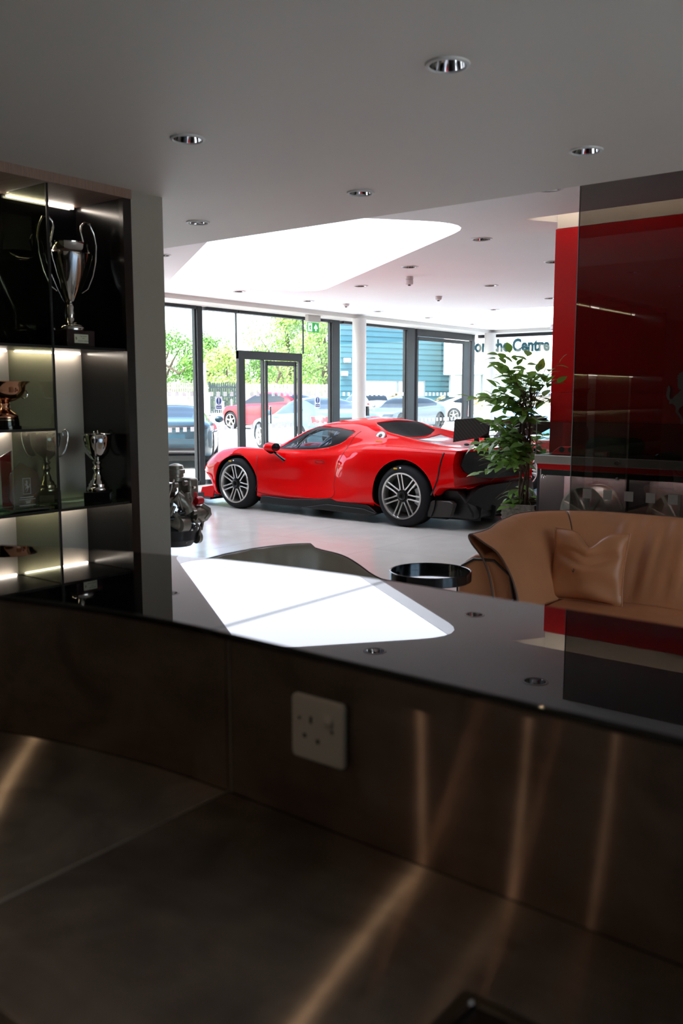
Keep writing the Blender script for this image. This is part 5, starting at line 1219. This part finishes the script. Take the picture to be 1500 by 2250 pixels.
# ================================================================== outdoors
M_ground = mat('pale_concrete', '#d6d3cd', .85, spec=.1, noise=(.4, .06))
g = MB().add([(-160, -60, -.012), (XW-.1, -60, -.012), (XW-.1, 140, -.012), (-160, 140, -.012)], [(0, 1, 2, 3)]).add([(XW-.1, YF+.1, -.012), (60, YF+.1, -.012), (60, 140, -.012), (XW-.1, 140, -.012)], [(0, 1, 2, 3)])
g.add([(XR+.21, -60, -.012), (60, -60, -.012), (60, YF+.1, -.012), (XR+.21, YF+.1, -.012)], [(0, 1, 2, 3)])
g = g.build('ground', M_ground, weld=True); g['kind'] = 'structure'
def road_car(name, label, cat, X, Y, heading, paint, prof, belt, W, wb, R, win, ws, rear, group=None, lamps=None, rim=None, tail=None):
    """X,Y metres right/ahead of the viewpoint; heading = direction of the nose in the same frame"""
    p = cw(X, Y); h = cw(heading[0], heading[1]); ang = math.atan2(-h.y, -h.x)
    t = thing(name, label, cat, (p.x, p.y, -.012), ang)
    zc, zb = pchip(prof), pchip(belt); x0, x1 = prof[0][0], prof[-1][0]; H = max(q[1] for q in prof)
    xs = [x0+(x1-x0)*i/64 for i in range(65)]
    wid = pchip([(x0, W*.72), (x0+.18, W*.88), (x0+.6, W*.985), (0, W), (x1-.6, W*.985), (x1-.15, W*.90), (x1, W*.80)])
    def k7(x): return max(0, min(1, (zc(x)-zb(x))/(H-zb(0))))
    keys = []
    def add(fy, fz): keys.append(([(x, fy(x)) for x in xs], [(x, fz(x)) for x in xs]))
    add(lambda x: wid(x)*.80, lambda x: .20+.12*(abs(x)/x1)**6); add(lambda x: wid(x)*.97, lambda x: .23+.14*(abs(x)/x1)**6); add(wid, lambda x: min(.50, zb(x)*.7))
    add(lambda x: wid(x)*.985, lambda x: zb(x)-.10); add(lambda x: wid(x)*.945, lambda x: zb(x)-.015); add(lambda x: wid(x)*(.91-.02*k7(x)), lambda x: zb(x)+.01)
    add(lambda x: wid(x)*(.86-.10*k7(x)), lambda x: zb(x)+(zc(x)-zb(x))*.5); add(lambda x: wid(x)*(.78-.20*k7(x)), lambda x: zb(x)+(zc(x)-zb(x))*.87); add(lambda x: wid(x)*.33, lambda x: zb(x)+(zc(x)-zb(x))*.985); add(lambda x: 0., zc)
    def bow(x, y, z):
        b = 0
        if x < x0+.6: b += .30*((x0+.6-x)/.6)*(abs(y)/W)**2.2
        if x > x1-.6: b -= .22*((x-x1+.6)/.6)*(abs(y)/W)**2.2
        return b
    bm = body_bm(loft(keys, xs, 3, bow))
    low = lambda c: abs(c.y) > W*.5
    for cx in (-wb/2, wb/2):
        pl = circ(cx, R, R*1.1, 26); cut(bm, pl, (0, 2), low, .12); take(bm, lambda c, n: low(c) and in_poly(c.x, c.z, pl)).free()
    M_g = mat('parked_glass', '#10161a', .04, spec=.4)
    side = lambda c: abs(c.y) > W*.45 and c.z > zb(c.x)-.06
    cut(bm, win, (0, 2), side, .12)
    for s in (-1, 1): bm_obj(take(bm, lambda c, n: side(c) and c.y*s > 0 and in_poly(c.x, c.z, win)), 'side_window', M_g, t, .005)
    for nm, (a, b) in (('windscreen', ws), ('rear_window', rear)):
        pl = [(a, -W*.62), (b, -W*.56), (b, W*.56), (a, W*.62)]; ff = lambda c: c.z > min(zb(a), zb(b))-.02 and abs(c.y) < W*.9
        cut(bm, pl, (0, 1), ff, .14); bm_obj(take(bm, lambda c, n: ff(c) and in_poly(c.x, c.y, pl)), nm, M_g, t, .005)
    for (nm, zz0, zz1, yy0, yy1, m, end) in (lamps or []):
        pl = [(yy0, zz0), (yy1, zz0), (yy1, zz1), (yy0, zz1)]
        ff = (lambda c: c.x > x1-.75) if end > 0 else (lambda c: c.x < x0+.75)
        cut(bm, pl, (1, 2), ff, .14); bm_obj(take(bm, lambda c, n: ff(c) and in_poly(c.y, c.z, pl)), nm, m, t, -.006)
    bm_obj(bm, 'body', paint, t, angle=45)
    for cx in (-wb/2, wb/2):
        for s in (-1, 1):
            wheel(t, cx, s*(W-.13), R, R, R*.70, .22, s, simple=True, col=rim)
            rr = [[(cx+R*1.13*math.cos(a), s*yy, max(.15, R+R*1.13*math.sin(a))) for yy in (W*.93, W*.6)] for a in [-.5+(PI+1)*i/16 for i in range(17)]]
            MB().grid(rr).add([q[1] for q in rr], [tuple(range(17))]).build('wheel_well', M_black, t)
    MB().box(x0+.4, x1-.35, -W*.8, W*.8, .16, .26).build('underbody', M_black, t)
    for s in (-1, 1):
        mb = MB().ball((ws[0]+.28, s*(W*1.02+.03), zb(ws[0]+.3)+.08), .10, 12, 8, (.6, 1, .75)); mb.build('mirror', paint, t, smooth=True)
    return t
def cp2(name, col, rough=.25, metal=0.): return mat(name, col, .4, metal*.3, spec=.2, coat=.55, coat_r=.03)
M_tl = mat('tail_red', '#8e0e18', .12, emit='#a01020', es=.08); M_hl = mat('head_lamp', '#20262a', .08, spec=.8)
COUPE = [(-2.38,.45),(-2.22,.60),(-1.85,.72),(-1.25,.80),(-.8,.86),(-.15,1.19),(.3,1.27),(.75,1.25),(1.25,1.12),(1.75,.98),(2.1,.93),(2.25,.84),(2.32,.62)]
COUPE_B = [(-2.38,.46),(-2.1,.62),(-1.5,.74),(-.8,.82),(0,.85),(1,.90),(1.7,.90),(2.1,.86),(2.32,.62)]
COUPE_W = [(-.66,.87),(-.1,1.14),(.35,1.19),(.8,1.13),(1.2,.98),(1.0,.93),(0,.885)]
road_car('grey_coupe', 'dark grey sports coupe seen from behind outside the left window', 'car', -3.72, 19.7, (-.10, .99), cp2('slate_paint', '#1f343d', .2, .3), COUPE, COUPE_B, .96, 2.67, .34, COUPE_W, (-.8, -.12), (.78, 1.6),
         lamps=[('light_band', .80, .86, -.9, .9, M_black, 1), ('plate_recess', .50, .70, -.45, .45, mat('slate_dark', '#2a4a58', .15, .3), 1), ('rear_bumper', .24, .42, -.8, .8, M_black, 1)], rim=M_rimK)
road_car('blue_grey_coupe', 'pale blue-grey sports saloon with red tail lamp seen through the glass door', 'car', -.75, 23.5, (-.43, .90), cp2('silver_blue_paint', '#4f6670', .18, .6), [(a*1.06, b*1.10) for a, b in COUPE], [(a*1.06, b*1.10) for a, b in COUPE_B], .98, 2.9, .355, [(a*1.06, b*1.10) for a, b in COUPE_W], (-.85, -.13), (.83, 1.68),
         lamps=[('tail_lamp', .80, .94, -.92, -.5, M_tl, 1), ('tail_lamp', .80, .94, .5, .92, M_tl, 1), ('light_band', .84, .92, -.5, .5, M_black, 1), ('rear_bumper', .30, .5, -.75, .75, M_black, 1)], rim=M_rimD)
SUV = [(-2.32,.62),(-2.15,.82),(-1.8,.95),(-1.05,1.06),(-.35,1.48),(.15,1.60),(.95,1.58),(1.55,1.46),(2.05,1.16),(2.2,1.05),(2.34,.75)]
SUV_B = [(-2.32,.62),(-2.1,.84),(-1.5,.98),(0,1.04),(1.3,1.10),(2.0,1.08),(2.34,.76)]
SUV_W = [(-.92,1.07),(-.3,1.42),(.2,1.50),(.95,1.48),(1.5,1.32),(1.55,1.18),(.5,1.10)]
road_car('red_suv', 'red sport utility car parked near the dark fence outside', 'car', -3.05, 38.3, (-.786, .618), cp2('crimson_paint', '#8e0a1c', .2), SUV, SUV_B, .97, 2.85, .375, SUV_W, (-1.0, -.3), (1.58, 2.05), lamps=[('tail_lamp', .92, 1.02, -.8, .8, M_tl, 1), ('head_lamp', .70, .82, -.9, -.5, M_hl, -1), ('head_lamp', .70, .82, .5, .9, M_hl, -1)], rim=M_rimD)
SAL = [(-2.46,.48),(-2.3,.62),(-1.9,.76),(-1.2,.86),(-.85,.92),(-.15,1.30),(.35,1.40),(1.0,1.37),(1.6,1.20),(2.05,1.02),(2.3,.96),(2.45,.66)]
SAL_B = [(-2.46,.48),(-2.2,.66),(-1.5,.80),(-.8,.90),(0,.93),(1,.98),(1.8,.98),(2.2,.92),(2.45,.66)]
SAL_W = [(-.7,.95),(-.1,1.26),(.4,1.32),(.95,1.28),(1.5,1.10),(1.35,1.02),(0,.965)]
road_car('silver_saloon', 'silver four-door sports saloon facing the showroom behind the sliding door', 'car', 2.52, 37.4, (-.6, -.8), cp2('silver_paint', '#565f64', .2, .6), SAL, SAL_B, .97, 2.95, .36, SAL_W, (-.88, -.14), (1.2, 1.9), lamps=[('head_lamp', .60, .69, -.88, -.52, M_hl, -1), ('head_lamp', .60, .69, .52, .88, M_hl, -1), ('air_intake', .26, .42, -.7, .7, M_black, -1)], rim=M_rimK)
road_car('white_hatchback', 'white hatchback seen from behind beside the round column', 'car', 1.15, 47.5, (-.35, .93), cp2('white_paint', '#e4e8ea', .2), SUV, SUV_B, .95, 2.8, .36, SUV_W, (-1.0, -.3), (1.58, 2.05), lamps=[('tail_lamp', .92, 1.04, -.9, -.55, M_tl, 1), ('tail_lamp', .92, 1.04, .55, .9, M_tl, 1)], rim=M_rimD)
road_car('blue_hatchback', 'pale blue car glimpsed through the potted tree leaves', 'car', 6.6, 30.0, (-.9, .4), cp2('pale_blue_paint', '#7fa8d8', .2, .3), SUV, SUV_B, .95, 2.8, .36, SUV_W, (-1.0, -.3), (1.58, 2.05), rim=M_rimD)
road_car('white_saloon', 'white car far off in front of the pale hedge', 'car', 7.2, 50, (.95, .3), cp2('white_paint', '#e4e8ea', .2), SAL, SAL_B, .97, 2.95, .36, SAL_W, (-.88, -.14), (1.2, 1.9), rim=M_rimD)
# ---- fence in three runs
def fence(label, a, b, h, m, pointed):
    A, B = cw(*a), cw(*b); d = (B-A); L = d.length; d.normalize(); nrm = Vector((-d.y, d.x, 0)); n = int(L/.17)
    t = thing('timber_fence', label, 'fence', A); rnd = random.Random(n)
    mb = MB()
    for i in range(n):
        hh = h+rnd.uniform(-.03, .03); o = nrm*rnd.uniform(-.02, .02); p = d*(i*.17); q = d*(i*.17+.135); r_ = nrm*.025
        if pointed:
            mid = (p+q)/2; mb.add([p+o, q+o, q+o+Vector((0, 0, hh-.1)), mid+o+Vector((0, 0, hh)), p+o+Vector((0, 0, hh-.1))]+[v+r_ for v in (p+o, q+o, q+o+Vector((0, 0, hh-.1)), mid+o+Vector((0, 0, hh)), p+o+Vector((0, 0, hh-.1)))], [(0, 1, 2, 3, 4), (9, 8, 7, 6, 5)]+[(k, 5+k, 5+(k+1) % 5, (k+1) % 5) for k in range(5)])
        else: mb.bar(p+o+Vector((0, 0, .0)), p+o+Vector((0, 0, hh)), .03, .14)
    o = mb.build('boards', m, t); o['kind'] = 'stuff'
    for z in (.4, h*.55, h-.4): MB().bar(Vector((0, 0, z))+nrm*.05, d*L+Vector((0, 0, z))+nrm*.05, .05, .1).build('rail', m, t)
    for k in range(int(L/3)+1): MB().box(-.06, .06, -.06, .06, 0, h+.05).build('post', m, t, loc=d*(k*3)+nrm*.1)
fence('pale weathered timber fence behind the left window bay', (-14.2, 69), (-10.3, 70.2), 2.35, mat('weathered_timber', '#a59c8b', .85, noise=(3, .25), stretch=(3, 3, .4)), False)
fence('dark stained pointed timber fence behind the door sign', (-10.25, 70.2), (-7.6, 71), 2.4, mat('dark_timber', '#2c353a', .8, noise=(3, .3)), True)
fence('pale weathered timber fence behind the red car and door', (-7.55, 71), (1.2, 78), 2.3, MATS['weathered_timber'], False)
# ---- cabinets, bollards, poles by the fence
M_cabt = mat('cabinet_cream', '#b9b3a4', .6)
def kiosk(label, X, Y, w, h, gate=False):
    p = cw(X, Y); t = thing('utility_cabinet', label, 'cabinet', (p.x, p.y, -.012), YAW)
    MB().box(-w/2, w/2, -.3, .3, .08, h).build('body', M_cabt, t, bevel=.02); bx('plinth', mat('plinth_grey', '#6a6a66', .8), -w/2, w/2, -.28, .28, 0, .08, t)
    for s in (-1, 1): bx('door', M_cabt, s*w/4-w/4+.02, s*w/4+w/4-.02, -.32, -.3, .14, h-.08, t)
    bx('notice', mat('sign_white', '#f2f4f6'), -.12, .12, -.325, -.32, h*.45, h*.62, t)
kiosk('cream utility cabinet by the pale fence, left one', -11.0, 60.5, 1.35, 1.62); kiosk('cream utility cabinet beside the window mullion, right one', -9.55, 61, 1.25, 1.6)
for k, (X, Y, h, r, lb) in enumerate(((-8.15, 62, 1.0, .07, 'short white bollard in front of the dark fence, left one'), (-7.45, 61, 1.15, .06, 'short white bollard beside the red car nose'), (-9.3, 61.5, 3.6, .11, 'tall white pole beside the thick window mullion'), (-11.9, 61, 2.6, .05, 'slim white post at the left window edge'), (6.65, 54, 5.2, .12, 'white flagpole in front of the white sign building'))):
    p = cw(X, Y); t = thing('post', lb, 'post', (p.x, p.y, -.012)); MB().lathe([(r, 0), (r, h-.05), (r*.6, h)], 14).build('shaft', mat('post_white', '#e6e6e2', .5), t, smooth=True); MB().lathe([(r*2, 0), (r*2, .03)], 14).build('foot_plate', MATS['plinth_grey'], t)
# ---- trees
M_leafA = [mat('tree_leaf_a', '#5f8a3a', .6, spec=.2, noise=(.6, .3)), mat('tree_leaf_b', '#8fae58', .6, spec=.2, noise=(.6, .25)), mat('tree_leaf_c', '#a9bb6a', .6, spec=.2, noise=(.6, .2))]
M_trunk = mat('tree_bark', '#5a4c3e', .9, noise=(4, .3))
def tree(label, X, Y, h, r, mi, seed, low=.18, n=5200, ls=.26):
    rnd = random.Random(seed); p = cw(X, Y); t = thing('tree', label, 'tree', (p.x, p.y, -.012), 0, 'trees behind the car park')
    MB().tube([(0, 0, 0), (.1, 0, h*.25), (0, .1, h*.5), (0, 0, h*.8)], [r*.09, r*.07, r*.05, .03], 9).build('trunk', M_trunk, t, smooth=True)
    blobs = []
    for k in range(26):
        a, v = rnd.uniform(0, 2*PI), rnd.uniform(0, 1); zz = h*(low+(1-low)*v); rr = r*(.95*math.sin(PI*min(1, .22+.72*v))**.8)*math.sqrt(rnd.random())
        blobs.append((rr*math.cos(a), rr*math.sin(a), zz-.08*h, r*rnd.uniform(.22, .42)))
    mb = MB()
    for i in range(n):
        b = blobs[rnd.randrange(len(blobs))]; d = Vector((rnd.gauss(0, 1), rnd.gauss(0, 1), rnd.gauss(0, 1))).normalized(); c = Vector(b[:3])+d*b[3]*rnd.uniform(.65, 1.0)
        nn = (d+Vector((rnd.uniform(-.7, .7), rnd.uniform(-.7, .7), rnd.uniform(-.3, .7)))).normalized(); u = nn.orthogonal().normalized(); v = nn.cross(u); s = ls*rnd.uniform(.6, 1.2)
        mb.add([c-u*s*.5, c-v*s*.32, c+u*s*.5, c+v*s*.32], [(0, 1, 2, 3)])
    o = mb.build('crown', M_leafA[mi], t); o['kind'] = 'stuff'
    for k in range(6):
        b = blobs[k]; MB().tube([(0, 0, h*(.2+.08*k)), tuple(Vector(b[:3])*.6+Vector((0, 0, h*.12))), b[:3]], [r*.03, r*.02, .02], 6).build('branch', M_trunk, t, smooth=True)
tree('broad green tree at the left edge of the window', -17.0, 84, 7.6, 4.6, 0, 1); tree('round green tree behind the cream utility cabinets', -12.8, 88, 7.2, 3.6, 0, 2); tree('low yellowish tree behind the dark fence', -10.2, 80, 5.4, 2.8, 2, 3)
tree('small green tree left of the glass door', -8.3, 92, 6.3, 2.8, 0, 4); tree('tall light green tree above the glass door', -5.0, 84, 9.8, 4.2, 1, 5, .12, 7500); tree('tall yellow-green tree right of the exit sign', -1.6, 86, 9.6, 4.0, 1, 6, .1, 7000); tree('dense green tree behind the fence at the door', -5.6, 98, 7.0, 4.2, 0, 7); tree('green tree filling the gap beside the teal building', .6, 92, 9.0, 3.6, 0, 8, .1)
def hedge(label, X0, X1, Y, h, m, seed, n=3600):
    rnd = random.Random(seed); p = cw((X0+X1)/2, Y); t = thing('shrub', label, 'hedge', (p.x, p.y, -.012), YAW); mb = MB(); L = X1-X0
    for i in range(n):
        x = rnd.uniform(-L/2, L/2); hh = h*(.8+.2*math.sin(x*2.1+seed)); a = rnd.uniform(0, PI); c = Vector((x, .55*math.cos(a)*rnd.uniform(.7, 1), max(.03, hh*math.sin(a)*rnd.uniform(.75, 1)))); nn = Vector((rnd.uniform(-.6, .6), math.cos(a), math.sin(a))).normalized(); u = nn.orthogonal(); v = nn.cross(u); s = rnd.uniform(.08, .18)
        mb.add([c-u*s, c-v*s*.6, c+u*s, c+v*s*.6], [(0, 1, 2, 3)])
    o = mb.build('foliage', m, t); o['kind'] = 'stuff'; MB().box(-L/2+.2, L/2-.2, -.3, .3, 0, h*.62).build('branches', M_trunk, t)
M_hg = mat('straw_leaf', '#c2b583', .7, noise=(1, .3)); hedge('pale straw-coloured hedge behind the silver saloon', 2.4, 6.0, 53.2, 1.6, M_hg, 3); hedge('pale straw-coloured hedge in the far glazed corner', 6.6, 9.5, 46, 1.35, M_hg, 4)
# ---- teal clad building
tb_ = thing('clad_building', 'teal timber-clad building with a strip window beyond the car park', 'building', cw(-.05, 55)); tb_.rotation_euler = (0, 0, math.atan2((cw(7.4, 60)-cw(0, 55)).y, (cw(7.4, 60)-cw(0, 55)).x))
M_teal = mat('teal_boards', '#35606b', .6, noise=(2, .08)); M_teald = mat('teal_core', '#37606a', .7)
bx('core', M_teald, .0, 9.0, .06, .5, 0, 7.6, tb_)
wz0, wz1 = 1.30, 2.30; Hb = .335
for k in range(22):
    z = k*Hb
    segs = [(0, 9.0)] if (z+Hb <= wz0 or z >= wz1-.05) else [(0, 1.42), (6.6, 9.0)]
    for (a, b) in segs: MB().prism([(0, z), (.06, z), (.06, z+Hb), (.045, z+Hb)], (a, b), lambda p, q, h: (h, p-.02 if p else -.03, q)).build('board', M_teal, tb_)
wf_ = MB(); 
for q in ((1.42, 6.6, wz1-.05, wz1+.03), (1.42, 6.6, wz0-.03, wz0+.03), (1.42, 1.52, wz0, wz1), (6.5, 6.6, wz0, wz1), (4.3, 4.42, wz0, wz1)): wf_.box(q[0], q[1], -.04, .04, q[2], q[3])
wfo = wf_.build('window_frame', mat('grey_window_frame', '#69757a', .5), tb_); bx('pane', mat('far_pane', '#b9c2b8', .05, spec=.8), 1.5, 4.32, .0, .02, wz0, wz1, tb_); bx('pane', MATS['far_pane'], 4.4, 6.52, .0, .02, wz0, wz1, tb_)
for (x, z) in ((.35, 3.5), (.15, 2.7)):
    f_ = bx('floodlight', mat('flood_white', '#e2e4e2', .4), x-.2, x+.2, -.3, -.08, z-.12, z+.14, tb_, .02); bx('flood_bracket', MATS['plinth_grey'], x-.04, x+.04, -.1, -.0, z-.06, z+.02, tb_)
# ---- white fascia building with the lettering
o0, o1 = cw(6.55, 58), cw(14.6, 54.5); dv = (o1-o0).normalized()
fb = thing('showroom_building', 'white fascia dealership building with large dark lettering', 'building', o0); fb.rotation_euler = (0, 0, math.atan2(dv.y, dv.x))
M_fas = mat('white_fascia', '#e9ebec', .5); LW = 16
for k in range(6):
    for (z0, z1) in ((2.72, 3.62), (3.64, 5.6)): MB().box(k*2.7, k*2.7+2.68, -.02, .05, z0, z1).build('fascia_panel', M_fas, fb)
bx('core', mat('fascia_core', '#a9b2b4', .6), 0, LW, .04, 6, 2.7, 5.6, fb); bx('base_wall', mat('shop_wall', '#7d8f8f', .5), 0, LW, 1.2, 6, 0, 2.7, fb)
for k in range(8): bx('shop_mullion', MATS['grey_window_frame'], k*2.1+.1, k*2.1+.2, .9, 1.0, 0, 2.7, fb); bx('shop_pane', mat('shop_glass', '#a8c4c0', .05, spec=.7), k*2.1+.2, k*2.1+2.2, .94, .96, .05, 2.68, fb)
M_let = mat('letter_teal', '#10242a', .9, spec=.05)
pos = 1.62; full = 'Porsche Centre'; size = 1.05; SQ = .75
def adv(s):
    me = text_mesh(s, size, .01, .04); xs_ = [v.co.x for v in me.vertices]; bpy.data.meshes.remove(me); return max(xs_)
for i, chv in enumerate(full):
    if chv == ' ': continue
    x1_ = adv(full[:i+1]); me0 = text_mesh(chv, size, .03, .04); xs_ = [v.co.x for v in me0.vertices]; wch = max(xs_); bpy.data.meshes.remove(me0)
    lt = text_obj('letter', chv, size, M_let, fb, Matrix.Translation((pos+(x1_-wch)*SQ, -.06, 4.12)) @ Matrix.Diagonal((SQ, 1, 1, 1)) @ Matrix.Rotation(PI/2, 4, 'X'), .03, .04, centre=False)
